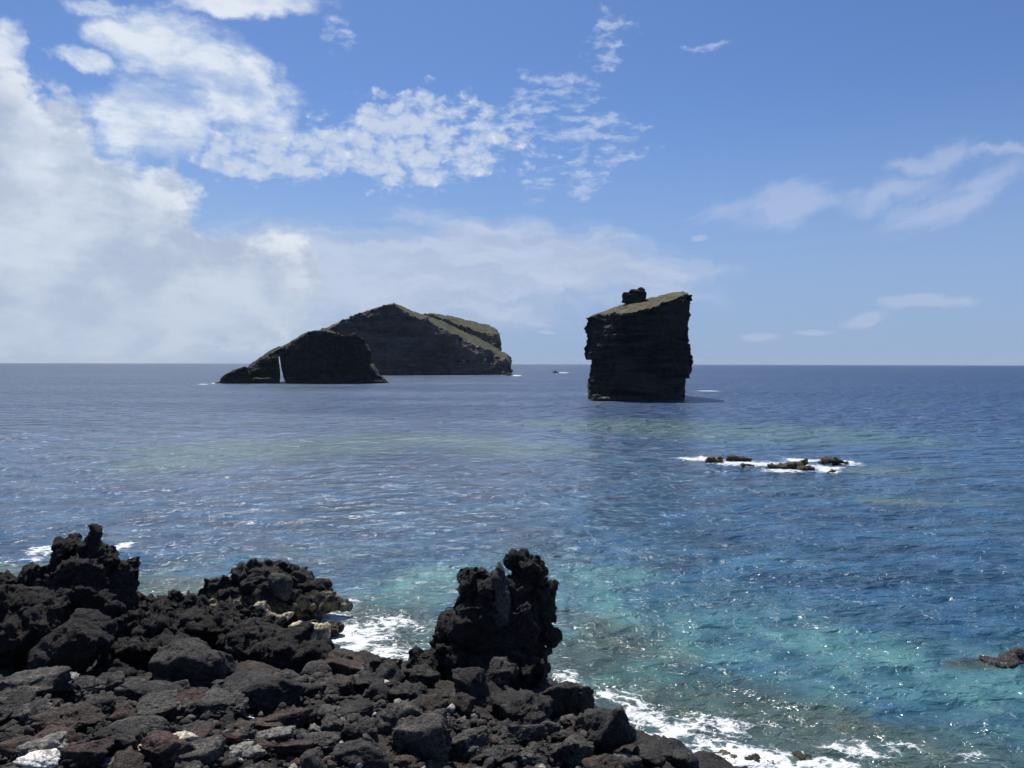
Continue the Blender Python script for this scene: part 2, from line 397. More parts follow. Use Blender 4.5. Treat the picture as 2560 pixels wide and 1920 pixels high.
M['islet'] = cliff_mat('islet_cliff', (0.018, 0.0175, 0.018), (0.040, 0.036, 0.033), (0.045, 0.050, 0.024), (0.07, 0.065, 0.035), 0.35, 0.5,
                       low=((0.055, 0.038, 0.030), 3.5), bump=1.4)

# ------------------------------------------------------------------ the sea
SH = np.array([(-70, 48), (-30, 44), (-18, 41), (-11, 37.5), (-8.6, 35.0), (-8.2, 33.0), (-6.4, 31.6), (-4.2, 30.6), (-2.6, 31.4), (0, 31.0), (1.6, 29.6),
               (3.0, 27.2), (4.4, 25.0), (6.0, 23.4), (7.8, 22.1), (10, 21.2), (14, 20.0), (22, 16.0), (60, 2.0)], float)
def shore_d(x, y):
    """signed distance to the shoreline, positive inland (towards the camera)"""
    best = np.full(x.shape, 1e9)
    for a, b in zip(SH[:-1], SH[1:]):
        ab = b - a; t = np.clip(((x - a[0]) * ab[0] + (y - a[1]) * ab[1]) / (ab @ ab), 0, 1)
        best = np.minimum(best, np.hypot(x - a[0] - t * ab[0], y - a[1] - t * ab[1]))
    ys = np.interp(x, SH[:, 0], SH[:, 1])
    return np.where(y < ys, best, -best)
def land_z(x, y):
    d = shore_d(x, y)
    up = np.minimum(4.5 * (1 - np.exp(-d / 8.0)), np.maximum(4.5 - 0.23 * (y - 13), 0.45 - 0.07 * np.maximum(y - 30, 0)))
    return np.where(d > 0, up, np.maximum(d * 0.22, -3.5)) - 0.12

def gauss(x, y, px, py, wx, wy, rotdeg=0.0, p=1.0):
    """a patch on the water round the photo point (px,py), its extent given by photo points beside and beyond it"""
    c = W(px, py); l = abs(W(px + wx, py)[0] - c[0]); dd = (W(px, max(py - wy, 930))[1] - W(px, py + wy)[1]) / 2
    a = R(rotdeg); X = x - c[0]; Yy = y - c[1]
    u = (X * math.cos(a) + Yy * math.sin(a)) / l; v = (-X * math.sin(a) + Yy * math.cos(a)) / dd
    return np.exp(-((u * u + v * v) ** p))
rr = [0.0, 6.0, 11.0, 15.0, 18.0, 20.0, 21.0]
while rr[-1] < 16000: rr.append(rr[-1] + max(0.055, 0.82 * rr[-1] ** 2 / (CAM_Z * 769)))
rr = np.array(rr)
th = np.concatenate([np.linspace(-36, 36, 700), np.linspace(36, 324, 50)[1:-1]]) * math.pi / 180
dr = np.gradient(rr)
RR, TH = np.meshgrid(rr, th, indexing='ij')
X = (RR * np.sin(TH)).ravel(); Y = (RR * np.cos(TH)).ravel()
sp = np.maximum(np.repeat(dr, len(th)), RR.ravel() * R(0.103))
sp[np.abs(((TH.ravel() + math.pi) % (2 * math.pi)) - math.pi) > R(36.5)] = 40
rs = np.random.RandomState(11)
H = np.zeros_like(X)
sd = shore_d(X, Y)
for k in range(46):
    lam = 0.45 * (32 ** (k / 45.0)); dirn = R(262) + rs.normal() * 0.50; kk = 2 * math.pi / lam
    amp = 0.0068 * lam * (1.0 if lam < 1.8 else 0.55 if lam < 4 else 0.26)
    w = sm(lam / sp, 2.5, 5.0)
    on = w > 0.001
    ph = kk * (X[on] * math.cos(dirn) + Y[on] * math.sin(dirn)) + rs.uniform(0, 6.28) + 1.2 * np.sin(X[on] / (lam * 6.1) + k) + 1.2 * np.sin(Y[on] / (lam * 7.3) + 2 * k)
    H[on] += amp * w[on] * (np.sin(ph) + 0.25 * np.cos(2 * ph))
PXY = np.stack([X, Y, np.zeros_like(X)], 1)
near = RR.ravel() < 140
# patches (2560-px photo points): turquoise over sand, green shoals offshore, dark weedy bottom, foam
turq = np.zeros_like(X); reef = np.zeros_like(X); foam = np.zeros_like(X); green = np.zeros_like(X)
for a in [(1010, 1480, 190, 60, 0), (1480, 1500, 120, 45, 0), (1650, 1560, 230, 60, -8), (1760, 1630, 260, 50, -8), (2230, 1640, 140, 60, 0),
          (2010, 1600, 180, 60, 0), (2400, 1720, 160, 60, -5), (1500, 1440, 200, 50, 0), (1900, 1700, 200, 50, 0), (2560, 1640, 90, 50, 0), (2540, 1830, 70, 45, 0),
          (1120, 1440, 160, 40, 0)]:
    turq = np.maximum(turq, gauss(X, Y, *a))
turq = np.maximum(turq, 0.62 * sm(sd, -21, -12) * sm(X, -5, 0)); turq = np.maximum(turq, 0.52 * gauss(X, Y, 1500, 1570, 620, 170)); turq = np.maximum(turq, 0.50 * gauss(X, Y, 2250, 1640, 420, 150))
turq = np.maximum(turq, 0.40 * gauss(X, Y, 760, 1400, 420, 90))
turq = np.maximum(turq, 0.40 * gauss(X, Y, 420, 1450, 160, 50))
near_in = sm(sd / (0.38 + 0.62 * sm(X, -10, -4)), -11.5, -1.0)
reef = np.maximum(near_in, 0)
reef = np.maximum(reef, 0.8 * gauss(X, Y, 1560, 1720, 260, 50)); reef = np.maximum(reef, 0.75 * gauss(X, Y, 2150, 1850, 480, 120)); reef = np.maximum(reef, 0.9 * gauss(X, Y, 2420, 1660, 80, 22))
reef = np.maximum(reef, 0.8 * gauss(X, Y, 1520, 1600, 100, 14)); reef = np.maximum(reef, gauss(X, Y, 880, 1620, 120, 60))
for a in [(1900, 1080, 420, 26, 0), (1560, 1062, 300, 22, 0), (2200, 1100, 200, 16, 0), (700, 1120, 420, 30, 0), (980, 1100, 330, 20, 0), (1300, 1120, 250, 24, 0),
          (420, 1160, 200, 22, 0), (2200, 1175, 180, 12, 0), (2230, 1250, 130, 14, 0), (2420, 1262, 160, 8, 0)]:
    green = np.maximum(green, gauss(X, Y, *a))
beige = np.maximum(gauss(X, Y, 2260, 1255, 120, 9), 0.6 * gauss(X, Y, 2230, 1180, 150, 9))
beige = np.maximum(beige, 0.5 * gauss(X, Y, 330, 1470, 120, 20)); beige = np.maximum(beige, 0.6 * gauss(X, Y, 90, 1420, 130, 22))
green = np.maximum(green, beige)
# foam
wob = np.zeros_like(X); wob[near] = fbm(PXY[near] * 0.55, 3, 77)
cove = np.exp(-((sd + 0.3) / 1.7) ** 2) * 0.72
cove *= 0.15 + 0.85 * sm(X, -11.5, -9.0)
cove *= 1 - 0.75 * sm(X, -1.5, 1.0) * (1 - sm(X, 3.0, 4.6))
foam = np.maximum(foam, cove)
foam = np.maximum(foam, 0.82 * gauss(X, Y, 880, 1590, 160, 60)); foam = np.maximum(foam, 0.62 * gauss(X, Y, 960, 1560, 150, 45))
foam = np.maximum(foam, 0.88 * gauss(X, Y, 1660, 1850, 120, 40, -20)); foam = np.maximum(foam, 1.0 * gauss(X, Y, 1860, 1895, 180, 26)); foam = np.maximum(foam, 0.68 * gauss(X, Y, 1790, 1820, 190, 46))
foam = np.maximum(foam, 1.05 * gauss(X, Y, 2080, 1915, 110, 26)); foam = np.maximum(foam, 0.70 * gauss(X, Y, 2150, 1870, 190, 34)); foam = np.maximum(foam, 0.72 * gauss(X, Y, 1550, 1750, 90, 34))
foam = np.maximum(foam, 0.7 * gauss(X, Y, 1420, 1700, 50, 36)); foam = np.maximum(foam, 0.45 * gauss(X, Y, 2400, 1890, 140, 30))
foam = np.maximum(foam, 0.85 * gauss(X, Y, 120, 1375, 70, 14, 10)); foam = np.maximum(foam, 0.8 * gauss(X, Y, 305, 1370, 32, 14)); foam = np.maximum(foam, 0.5 * gauss(X, Y, 60, 1400, 130, 14))
foam = np.maximum(foam, 0.75 * gauss(X, Y, 870, 1515, 40, 22))
for a in [(1725, 1147, 40, 4), (1770, 1148, 50, 7), (1835, 1158, 70, 6), (1900, 1160, 110, 9), (2040, 1170, 80, 9), (2110, 1157, 45, 9), (2010, 1150, 60, 6), (1960, 1176, 70, 6), (2070, 1178, 36, 5)]:
    foam = np.maximum(foam, 1.0 * gauss(X, Y, *a, p=1.0))
for a in [(1770, 977.5, 34, 1.1, .85), (545, 958, 16, 4.0, 1.1), (705, 956, 6, 4, 1.1), (1290, 938.6, 16, 1.5, 1.1), (1408, 931.8, 18, 0.7, 1.0), (918, 954, 8, 1.5, .9),
          (1525, 1001, 26, 2.0, .9), (1640, 1000, 90, 1.6, .55), (1130, 940, 110, 1.0, .6), (1430, 1100, 3, 1, .5), (1045, 1497, 5, 2, .9), (1500, 985, 25, 2, .5)]:
    foam = np.maximum(foam, a[4] * gauss(X, Y, *a[:4], p=1.3))
H += 0.10 * foam * (near & (foam > 0.2)) * (0.5 + wob)
calm = 1 - 0.5 * sm(sd, -6, -0.5)
H = H * calm
H[RR.ravel() < 17] = -0.6
nr, nt_ = RR.shape
idx = np.arange(nr * nt_).reshape(nr, nt_)
i0 = idx[:-1]; i1 = idx[1:]
fq = np.stack([i0, np.roll(i0, -1, 1), np.roll(i1, -1, 1), i1], -1).reshape(-1, 4)[:, ::-1]
fq = fq[len(th):]                                     # the innermost ring closes as a fan of slivers, leave it out
me = mesh_np('sea', np.stack([X, Y, H], 1), fq)
attr(me, 'zones', np.stack([turq, reef, foam, green], 1))
attr(me, 'sand', np.stack([beige] * 3 + [np.ones_like(beige)], 1))
m = bpy.data.materials.new('sea_water'); m.use_nodes = True; t = NT(m.node_tree); b = m.node_tree.nodes['Principled BSDF']
g = t.new('ShaderNodeNewGeometry'); pos = g.outputs['Position']
at = t.new('ShaderNodeAttribute', attribute_name='zones'); zt, zr, zf = t.new('ShaderNodeSeparateColor', {0: at.outputs['Color']}).outputs[:3]; zg = at.outputs['Alpha']
zb = t.new('ShaderNodeAttribute', attribute_name='sand').outputs['Fac']
dist = t.v('DISTANCE', pos, (0, 0, CAM_Z))
# slopes of the ripples from a height noise sampled three times
rp = t.new('ShaderNodeVectorRotate', {'Vector': pos, 'Angle': R(-10)}, rotation_type='Z_AXIS').outputs[0]
def height(off):
    q = t.v('ADD', t.v('MULTIPLY', rp, (0.70, 1.0, 0.0)), off)
    return t.m('ADD', t.m('MULTIPLY', t.noise(q, 0.5, 1, 0.5, 0.0), 0.8), t.m('MULTIPLY', t.noise(q, 1.5, 5, 0.56, 0.35), 0.62))
e_ = 0.03
h0 = height((0, 0, 0)); hx = height((e_ * 0.70, 0, 0)); hy = height((0, e_, 0))
gust = t.mr(t.noise(t.v('MULTIPLY', pos, (0.35, 1.0, 0)), 0.018, 5, 0.6), 0.35, 0.65, 0.72, 1.25)
amp = t.m('MULTIPLY', gust, 0.86)
amp = t.m('MULTIPLY', amp, t.mr(dist, 40, 260, 1.0, 1.25))
# longer waves, felt where the short ones can no longer be told apart
def swell(off):
    q = t.v('ADD', t.v('MULTIPLY', rp, (0.60, 1.0, 0.0)), off)
    return t.noise(q, 0.26, 3, 0.55, 0.3)
e2 = 0.15
w0 = swell((0, 0, 0)); wx = swell((e2 * 0.60, 0, 0)); wy = swell((0, e2, 0))
amp2 = t.m('MULTIPLY', t.mr(dist, 40, 220, 0.0, 6.0), gust)
sx2 = t.m('MULTIPLY', t.m('DIVIDE', t.m('SUBTRACT', w0, wx), e2), amp2)
sy2 = t.m('MULTIPLY', t.m('DIVIDE', t.m('SUBTRACT', w0, wy), e2), amp2)
sx = t.m('MULTIPLY', t.m('DIVIDE', t.m('SUBTRACT', h0, hx), e_), amp)
sy = t.m('MULTIPLY', t.m('DIVIDE', t.m('SUBTRACT', h0, hy), e_), amp)
nrm = t.v('NORMALIZE', t.v('ADD', g.outputs['Normal'], t.comb(t.m('ADD', sx, sx2), t.m('ADD', sy, sy2), 0.0)))
# what lies under the surface, seen wobbling through the ripples
wob_ = t.comb(t.m('MULTIPLY', sx, 0.9), t.m('MULTIPLY', sy, 1.6), 0.0)
q = t.v('ADD', pos, wob_)
big = t.noise(q, 0.16, 6, 0.62); mid = t.noise(t.v('MULTIPLY', q, (1, 0.8, 0)), 0.5, 6, 0.62); fine = t.noise(q, 1.7, 5, 0.6)
deep = t.mix(t.mr(t.noise(t.v('MULTIPLY', pos, (0.3, 1, 0)), 0.012, 5, 0.6), 0.4, 0.62), (0.004, 0.044, 0.132), (0.008, 0.058, 0.142))
shelf = t.mr(dist, 210, 35)
deep = t.mix(shelf, deep, t.mix(t.mr(t.noise(t.v('MULTIPLY', pos, (0.5, 1, 0)), 0.06, 5, 0.6), 0.38, 0.64), (0.021, 0.074, 0.138), (0.034, 0.098, 0.158)))
px_ = t.sep(pos)[0]
leftf = t.mr(t.m('DIVIDE', px_, dist), 0.10, -0.45)
deep = t.mix(t.m('MULTIPLY', leftf, 0.55), deep, (0.017, 0.066, 0.138))
deep = t.mix(1.0, deep, t.new('ShaderNodeCombineColor', {i: t.mr(t.noise(t.v('MULTIPLY', rp, (0.5, 1.0, 0)), 0.30, 5, 0.65), 0.36, 0.64, 0.62, 1.38) for i in (0, 1, 2)}).outputs[0], 'MULTIPLY')  # streaked tone paints light and shade of waves, along with real turbidity
col = t.mix(t.m('MULTIPLY', t.mr(t.m('ADD', zg, t.m('MULTIPLY', t.m('SUBTRACT', t.noise(t.v('MULTIPLY', q, (0.25, 1, 0)), 0.05, 6, 0.6), 0.5), 1.2)), 0.22, 0.80), 0.88), deep, (0.046, 0.112, 0.118))
col = t.mix(t.m('MULTIPLY', t.mr(t.m('ADD', zb, t.m('MULTIPLY', t.m('SUBTRACT', mid, 0.5), 0.8)), 0.2, 0.8), 0.55), col, (0.13, 0.15, 0.13))
tq = t.mix(t.mr(mid, 0.40, 0.62), (0.048, 0.135, 0.160), (0.115, 0.275, 0.265))
col = t.mix(t.m('MULTIPLY', t.mr(t.m('ADD', zt, t.m('MULTIPLY', t.m('SUBTRACT', big, 0.5), 1.6)), 0.10, 1.10), 0.95), col, tq)
rk = t.mix(t.mr(mid, 0.36, 0.60), (0.036, 0.075, 0.082), (0.105, 0.180, 0.155))
# drowned boulders drawn by painted shading: tops pale as if lit, gaps shaded dark
bw = t.v('ADD', q, t.v('SCALE', t.noise(q, 1.3, 3, 0.6, out=1), scale=0.8))
bv = t.new('ShaderNodeTexVoronoi', {'Vector': t.v('MULTIPLY', bw, (0.85, 0.6, 0)), 'Scale': 0.95, 'Detail': 1.5, 'Roughness': 0.6}).outputs[0]
rk = t.v('SCALE', rk, scale=t.mr(bv, 0.15, 0.75, 1.35, 0.55))
rk = t.mix(t.m('MULTIPLY', t.mr(fine, 0.50, 0.68), t.mr(big, 0.42, 0.60)), rk, (0.21, 0.22, 0.135))
rk = t.mix(t.mr(t.noise(t.v('ADD', q, (5, 9, 0)), 0.33, 4, 0.6), 0.54, 0.64, 0.0, 0.7), rk, (0.050, 0.160, 0.160))
col = t.mix(t.mr(t.m('ADD', zr, t.m('MULTIPLY', t.m('SUBTRACT', big, 0.5), 1.5)), 0.35, 0.80), col, rk)
# foam: lace of thin threads, closing to white where it is thick
fw = t.v('ADD', pos, t.v('SCALE', t.v('SUBTRACT', t.noise(pos, 0.9, 4, 0.6, out=1), (0.5, 0.5, 0.5)), scale=1.7))
fv = t.new('ShaderNodeTexVoronoi', {'Vector': t.v('MULTIPLY', fw, (0.75, 1.15, 0)), 'Scale': 1.5, 'Detail': 2.0, 'Roughness': 0.62, 'Lacunarity': 2.2}, feature='DISTANCE_TO_EDGE').outputs[0]
fn = t.noise(pos, 0.8, 6, 0.66); ff = t.noise(t.v('MULTIPLY', fw, (0.8, 1.2, 1)), 5.0, 5, 0.7)
thick = t.m('SUBTRACT', t.m('ADD', zf, t.m('MULTIPLY', t.m('SUBTRACT', fn, 0.5), 1.5)), 0.10)
lace = t.m('SUBTRACT', thick, t.m('ADD', t.m('MULTIPLY', fv, 4.2), t.m('MULTIPLY', ff, 0.75)))
foamf = t.m('MULTIPLY', t.mr(lace, -0.20, 0.10), t.mr(zf, 0.05, 0.22))
foamf = t.m('MAXIMUM', foamf, t.m('MULTIPLY', t.mr(t.m('SUBTRACT', thick, t.m('MULTIPLY', ff, 0.6)), 0.55, 0.95), t.mr(zf, 0.2, 0.4)))
far_f = t.mr(t.m('ADD', zf, t.m('MULTIPLY', t.m('SUBTRACT', fn, 0.5), 0.5)), 0.40, 0.62)
foamf = t.m('MAXIMUM', foamf, t.m('MULTIPLY', far_f, t.mr(dist, 200, 230)))
milky = t.m('MULTIPLY', t.mr(thick, 0.25, 0.95), 0.35)
col = t.mix(milky, col, (0.20, 0.30, 0.31))
col = t.mix(t.m('MULTIPLY', foamf, 0.92), col, (0.80, 0.82, 0.83))
t.l.new(col, b.inputs['Base Color'])
t.l.new(t.m('ADD', t.m('MULTIPLY', foamf, 0.5), t.mr(t.m('LOGARITHM', dist, 10.0), 1.5, 2.6, 0.10, 0.33)), b.inputs['Roughness'])
b.inputs['IOR'].default_value = 1.333
t.l.new(nrm, b.inputs['Normal'])
link('sea', me, m, kind='structure')

# ------------------------------------------------------------------ the shore bed
gx = np.arange(-30, 24, 0.14); gy = np.arange(2, 50, 0.14)
GX, GY = np.meshgrid(gx, gy); x = GX.ravel(); y = GY.ravel()
z = land_z(x, y)
p = np.stack([x, y, z], 1)
w1, w2 = worley(p * np.array([1.5, 1.5, 1.5]), 5); w3, _ = worley(p * 3.6, 6)
z = z + 0.22 * fbm(p * 0.45, 4, 3) + 0.22 * plates(p * 1.1, 5) + 0.12 * plates(p * 3.0, 6) + 0.05 * fbm(p * 5, 2, 8)
ny_, nx_ = GX.shape; idx = np.arange(nx_ * ny_).reshape(ny_, nx_)
fq = np.stack([idx[:-1, :-1], idx[:-1, 1:], idx[1:, 1:], idx[1:, :-1]], -1).reshape(-1, 4)
LZ = z.reshape(ny_, nx_)
link('ground', mesh_np('ground', np.stack([x, y, z], 1), fq), M['ground'], kind='structure')
def gz(x, y):
    fx = np.clip((x - gx[0]) / 0.14, 0, nx_ - 2); fy = np.clip((y - gy[0]) / 0.14, 0, ny_ - 2)
    i = int(fx); j = int(fy); a = fx - i; b_ = fy - j
    return (LZ[j, i] * (1 - a) * (1 - b_) + LZ[j, i + 1] * a * (1 - b_) + LZ[j + 1, i] * (1 - a) * b_ + LZ[j + 1, i + 1] * a * b_)
def hit(px, py):
    """where the sight line through a photo point meets the ground or the water"""
    d = ray(px, py); d = d / d[1]
    Yv = 10.0
    while Yv < 60:
        q = np.array([0, 0, CAM_Z]) + d * Yv
        if q[2] <= max(gz(q[0], q[1]), 0.0): return q
        Yv += 0.08
    return q

# ------------------------------------------------------------------ far cliffs: islands and the stack
def cliff(name, nu, nf, ntop, nb, Lf, Rf, base, edge, crest, dfront, thick, mat, disp, strata=0.0, szs=1.0, seed=0, grass=1.0, parent=None, **kw):
    """closed cliff body. base/edge/crest: photo rows over u in 0..1; Lf/Rf: photo column of the left/right outline at a photo row"""
    us = 0.5 - 0.5 * np.cos(np.linspace(0, math.pi, nu)) if False else np.linspace(0, 1, nu)
    rows = []; gr = []
    for v in np.linspace(-0.06, 1, nf): rows.append(('f', v)); gr.append(0.0)
    for v in np.linspace(0, 1, ntop)[1:]: rows.append(('t', v)); gr.append(1.0)
    for v in np.linspace(1, -0.06, nb)[1:]: rows.append(('b', v)); gr.append(0.2)
    co = np.zeros((len(rows), nu, 3))
    for j, u in enumerate(us):
        yb, ye, yc = base(u), edge(u), crest(u); D = dfront(u); T = thick(u)
        top = P(Lf(yc) + (Rf(yc) - Lf(yc)) * u, yc, D + T)
        for i, (k, v) in enumerate(rows):
            if k == 'f':
                py = yb + (ye - yb) * v; px = Lf(py) + (Rf(py) - Lf(py)) * u
                co[i, j] = P(px, py, D + T * 0.12 * max(v, 0))
            elif k == 't':
                py = ye + (yc - ye) * v; px = Lf(py) + (Rf(py) - Lf(py)) * u
                co[i, j] = P(px, py, D + T * (0.12 + 0.88 * v))
            else:
                bz = -4.0; Yb = D + T * (1.0 + 0.35 * (1 - v)); zb = bz + (top[2] - bz) * max((v + 0.06) / 1.06, 0)
                a_ = PITCH - math.atan2(zb - CAM_Z, Yb); py = 960 - FPX * math.tan(-a_) if False else 960 + FPX * math.tan(math.atan2(CAM_Z - zb, Yb) - PITCH)
                co[i, j] = (P(Lf(py) + (Rf(py) - Lf(py)) * u, py, Yb)[0], Yb, zb)
    nr_, nc_ = co.shape[:2]; idx = np.arange(nr_ * nc_).reshape(nr_, nc_)
    f = np.stack([idx[:-1, :-1], idx[:-1, 1:], idx[1:, 1:], idx[1:, :-1]], -1).reshape(-1, 4)
    capL = np.stack([idx[:-1, 0], idx[1:, 0]], 1); 
    co = co.reshape(-1, 3)
    me = mesh_np(name, co, f)
    no = get_no(me); hz = no.copy()
    s = disp[1]
    d = disp[0] * (fbm(co / s, 5, seed) + 0.5 * (ridged(co / (s * 0.45), 3, seed + 3) - 0.8))
    w1, w2 = worley(co / (s * 0.30), seed + 8); d += disp[0] * 0.55 * (w2 - w1 - 0.3)
    cw_ = co * np.array([1, 1, 0.62]) + 0.12 * s * np.stack([noise3(co / (s * 0.5), seed + 30), noise3(co / (s * 0.5) + 9, seed + 31), noise3(co / (s * 0.5) + 21, seed + 32)], 1)
    d += disp[0] * (1.1 * plates(cw_ / (s * 0.75), seed + 33, 0.08) + 0.6 * plates(cw_ / (s * 0.28), seed + 34, 0.10))
    if strata:
        zz = co[:, 2] + 0.8 * fbm(co / 25.0, 2, seed + 4) * szs + 0.10 * co[:, 0] * kw.get('dip', 0.0)
        lay = np.stack([np.zeros_like(zz), np.zeros_like(zz), zz / szs], 1) + co * np.array([0.03, 0.03, 0])
        sres = fbm(lay, 4, seed + 21, 0.62)
        d += strata * np.clip(sres * 1.8, -1, 1)
    fade = np.array([1.0 if g_ != 1.0 else 0.35 for g_ in gr]); d *= np.repeat(fade, nu)
    co2 = co + no * d[:, None]
    set_co(me, co2)
    gv = np.repeat(np.array(gr) * grass, nu); attr(me, 'grass', np.stack([gv, gv, gv, np.ones_like(gv)], 1))
    return link(name, me, mat, parent, kw.get('label'), kw.get('cat'))
def lin(pts, ax=0.37073, ox=500, oy=700):
    """polyline given in an enlarged crop -> photo coordinates"""
    a = np.array(pts, float); return ox + a[:, 0] * ax, oy + a[:, 1] * ax
def over(pts, x0, x1, **k):
    X_, Y_ = lin(pts, **k)
    return lambda u: float(np.interp(x0 + (x1 - x0) * u, X_, Y_))

def cx(X_): return 500 + X_ * 0.37073
def cy(Y_): return 700 + Y_ * 0.37073
# main island
ix0, ix1 = cx(560), cx(2096)
crest = over([(560, 470), (720, 370), (850, 330), (930, 290), (1050, 235), (1200, 185), (1280, 165), (1307, 161), (1340, 168), (1430, 207), (1510, 229), (1600, 262), (1700, 315), (1800, 362),
              (1900, 405), (2000, 460), (2070, 495), (2088, 525), (2096, 600)], ix0, ix1)
edge = over([(560, 474), (850, 333), (1050, 238), (1200, 188), (1307, 165), (1380, 198), (1430, 228), (1560, 292), (1680, 350), (1780, 395), (1900, 455), (2000, 505), (2070, 540), (2088, 560), (2096, 605)], ix0, ix1)
basef = lambda u: cy(641) - 0.0
ends = lambda u, p=6: max(1 - abs(2 * u - 1) ** p, 0.0) ** 0.5
D0 = 12 * FPX / (cy(641) - 909.0)
island = cliff('island', 520, 110, 26, 30, lambda y_: ix0, lambda y_: ix1, basef, edge, crest, lambda u: D0 + 35 * abs(2 * u - 1) ** 3 * 1.0, lambda u: 6 + 190 * ends(u, 10) * sm(u, 0.0, 1.0) + 30,
               M['island'], (3.6, 34.0), 1.0, 7.0, seed=3, label='large dark peaked island with a grassy right slope, standing farthest out', cat='island')
hx0, hx1 = cx(1470), cx(2022)
hcrest = over([(1470, 300), (1490, 240), (1515, 230), (1560, 227), (1600, 228), (1680, 240), (1750, 262), (1850, 280), (1960, 305), (2000, 335), (2015, 358), (2022, 420)], hx0, hx1)
hedge = over([(1470, 304), (1490, 244), (1515, 236), (1600, 250), (1700, 288), (1780, 318), (1850, 345), (1900, 355), (1960, 362), (2015, 368), (2022, 424)], hx0, hx1)
cliff('rear_headland', 220, 70, 20, 16, lambda y_: hx0, lambda y_: hx1, lambda u: cy(625), hedge, hcrest, lambda u: D0 + 250, lambda u: 20 + 110 * ends(u), M['island'], (4.0, 34.0), 1.0, 7.0, seed=9, parent=island)
bm = bmesh.new(); q = P(cx(1307), cy(158), D0 + 130)
bmesh.ops.create_cone(bm, cap_ends=True, segments=6, radius1=0.8, radius2=0.4, depth=5, matrix=Matrix.Translation(Vector(q) - Vector((0, 0, 1.2))))
me = bpy.data.meshes.new('summit_marker'); bm.to_mesh(me); bm.free(); link('summit_marker', me, M['black'], island)
# arched islet in front
jx0, jx1 = cx(326), cx(1259)
jc = over([(326, 618), (350, 575), (410, 525), (480, 480), (560, 445), (650, 395), (700, 362), (730, 348), (790, 340), (850, 333), (900, 355), (960, 375), (1040, 372), (1090, 398), (1130, 440), (1145, 500), (1152, 560),
           (1180, 590), (1210, 640), (1250, 678), (1259, 692)], jx0, jx1)
je = over([(326, 622), (350, 580), (410, 532), (480, 488), (560, 453), (650, 404), (730, 358), (850, 345), (900, 362), (960, 381), (1040, 378), (1090, 404), (1130, 446), (1145, 505), (1152, 564), (1180, 594),
           (1210, 643), (1250, 681), (1259, 694)], jx0, jx1)
D1 = 12 * FPX / (cy(700) - 909.0)
islet = cliff('arched_islet', 420, 100, 12, 24, lambda y_: jx0, lambda y_: jx1, lambda u: cy(699 - 7 * u), je, jc, lambda u: D1 + 14 * abs(2 * u - 1) ** 3, lambda u: 8 + 34 * ends(u), M['islet'], (2.1, 20.0), 0.7, 4.0, seed=14, grass=0.45,
              label='low black islet split by a narrow sea arch, in front of the big island', cat='islet')
# cut the tall narrow arch through it along the sight line
def prism(pts, Ya, Yb):
    bm = bmesh.new(); va = [bm.verts.new(P(a, b_, Ya)) for a, b_ in pts]; vb = [bm.verts.new(P(a, b_, Yb)) for a, b_ in pts]
    k = len(pts); bm.faces.new(va[::-1]); bm.faces.new(vb)
    for i in range(k): bm.faces.new((va[i], va[(i + 1) % k], vb[(i + 1) % k], vb[i]))
    bmesh.ops.recalc_face_normals(bm, faces=bm.faces[:]); me = bpy.data.meshes.new('cut'); bm.to_mesh(me); bm.free(); return me
cut = link('cut', prism([(cx(531), cy(512)), (cx(536), cy(520)), (cx(545), cy(580)), (cx(556), cy(630)), (cx(564), cy(662)), (cx(575), cy(685)), (cx(578), cy(712)), (cx(534), cy(712)), (cx(538), cy(685)), (cx(542), cy(660)), (cx(541), cy(620)), (cx(535), cy(560))], D1 - 40, D1 + 120))
# close the islet before cutting
bm = bmesh.new(); bm.from_mesh(islet.data)
bmesh.ops.holes_fill(bm, edges=[e for e in bm.edges if e.is_boundary], sides=0); bmesh.ops.triangulate(bm, faces=[f for f in bm.faces if len(f.verts) > 4])
bmesh.ops.recalc_face_normals(bm, faces=bm.faces[:]); bm.to_mesh(islet.data); bm.free()
md = islet.modifiers.new('arch', 'BOOLEAN'); md.operation = 'DIFFERENCE'; md.object = cut; md.solver = 'EXACT'
dg = bpy.context.evaluated_depsgraph_get(); me2 = bpy.data.meshes.new_from_object(islet.evaluated_get(dg)); islet.modifiers.clear()
if len(me2.vertices) > 1000: islet.data = me2
bpy.data.objects.remove(cut)
# outlying rock left of the islet and small rock at the island's right foot, brown ledge at the arch's foot
def simple_cliff(name, pts, base_y, x0, x1, D, T, mat, disp, seed, **kw):
    c_ = over(pts, cx(x0), cx(x1)); e_f = lambda u: min(c_(u) + 2.0, cy(base_y) - 0.2)
    return cliff(name, kw.pop('nu', 90), 30, 6, 10, lambda y_: cx(x0), lambda y_: cx(x1), lambda u: cy(base_y), e_f, c_, lambda u: D + 3 * abs(2 * u - 1) ** 2, lambda u: 2 + T * ends(u), mat, disp, seed=seed, **kw)
D2 = 12 * FPX / (cy(702) - 909.0)
simple_cliff('outlying_rock', [(133, 690), (137, 660), (170, 635), (230, 604), (300, 583), (322, 592), (345, 640), (362, 697)], 702, 133, 363, D2, 16, M['islet'], (0.7, 7.0), 31, grass=0.5,
             label='low black rock with a sloping top, off the left tip of the arched islet', cat='sea rock')
simple_cliff('rock_tip', [(88, 700), (110, 690), (135, 683), (142, 700)], 702, 86, 143, D2 + 2, 5, M['islet'], (0.2, 3.0), 33, grass=0.0, nu=30,
             label='tiny pointed rock in surf, leftmost of all the islets', cat='sea rock')
simple_cliff('brown_ledge', [(355, 668), (375, 657), (430, 662), (470, 655), (500, 668), (530, 666), (536, 695)], 701, 355, 537, D1 - 4, 6, M['islet'], (0.5, 3.0), 35, grass=0.0, nu=60, parent=islet)
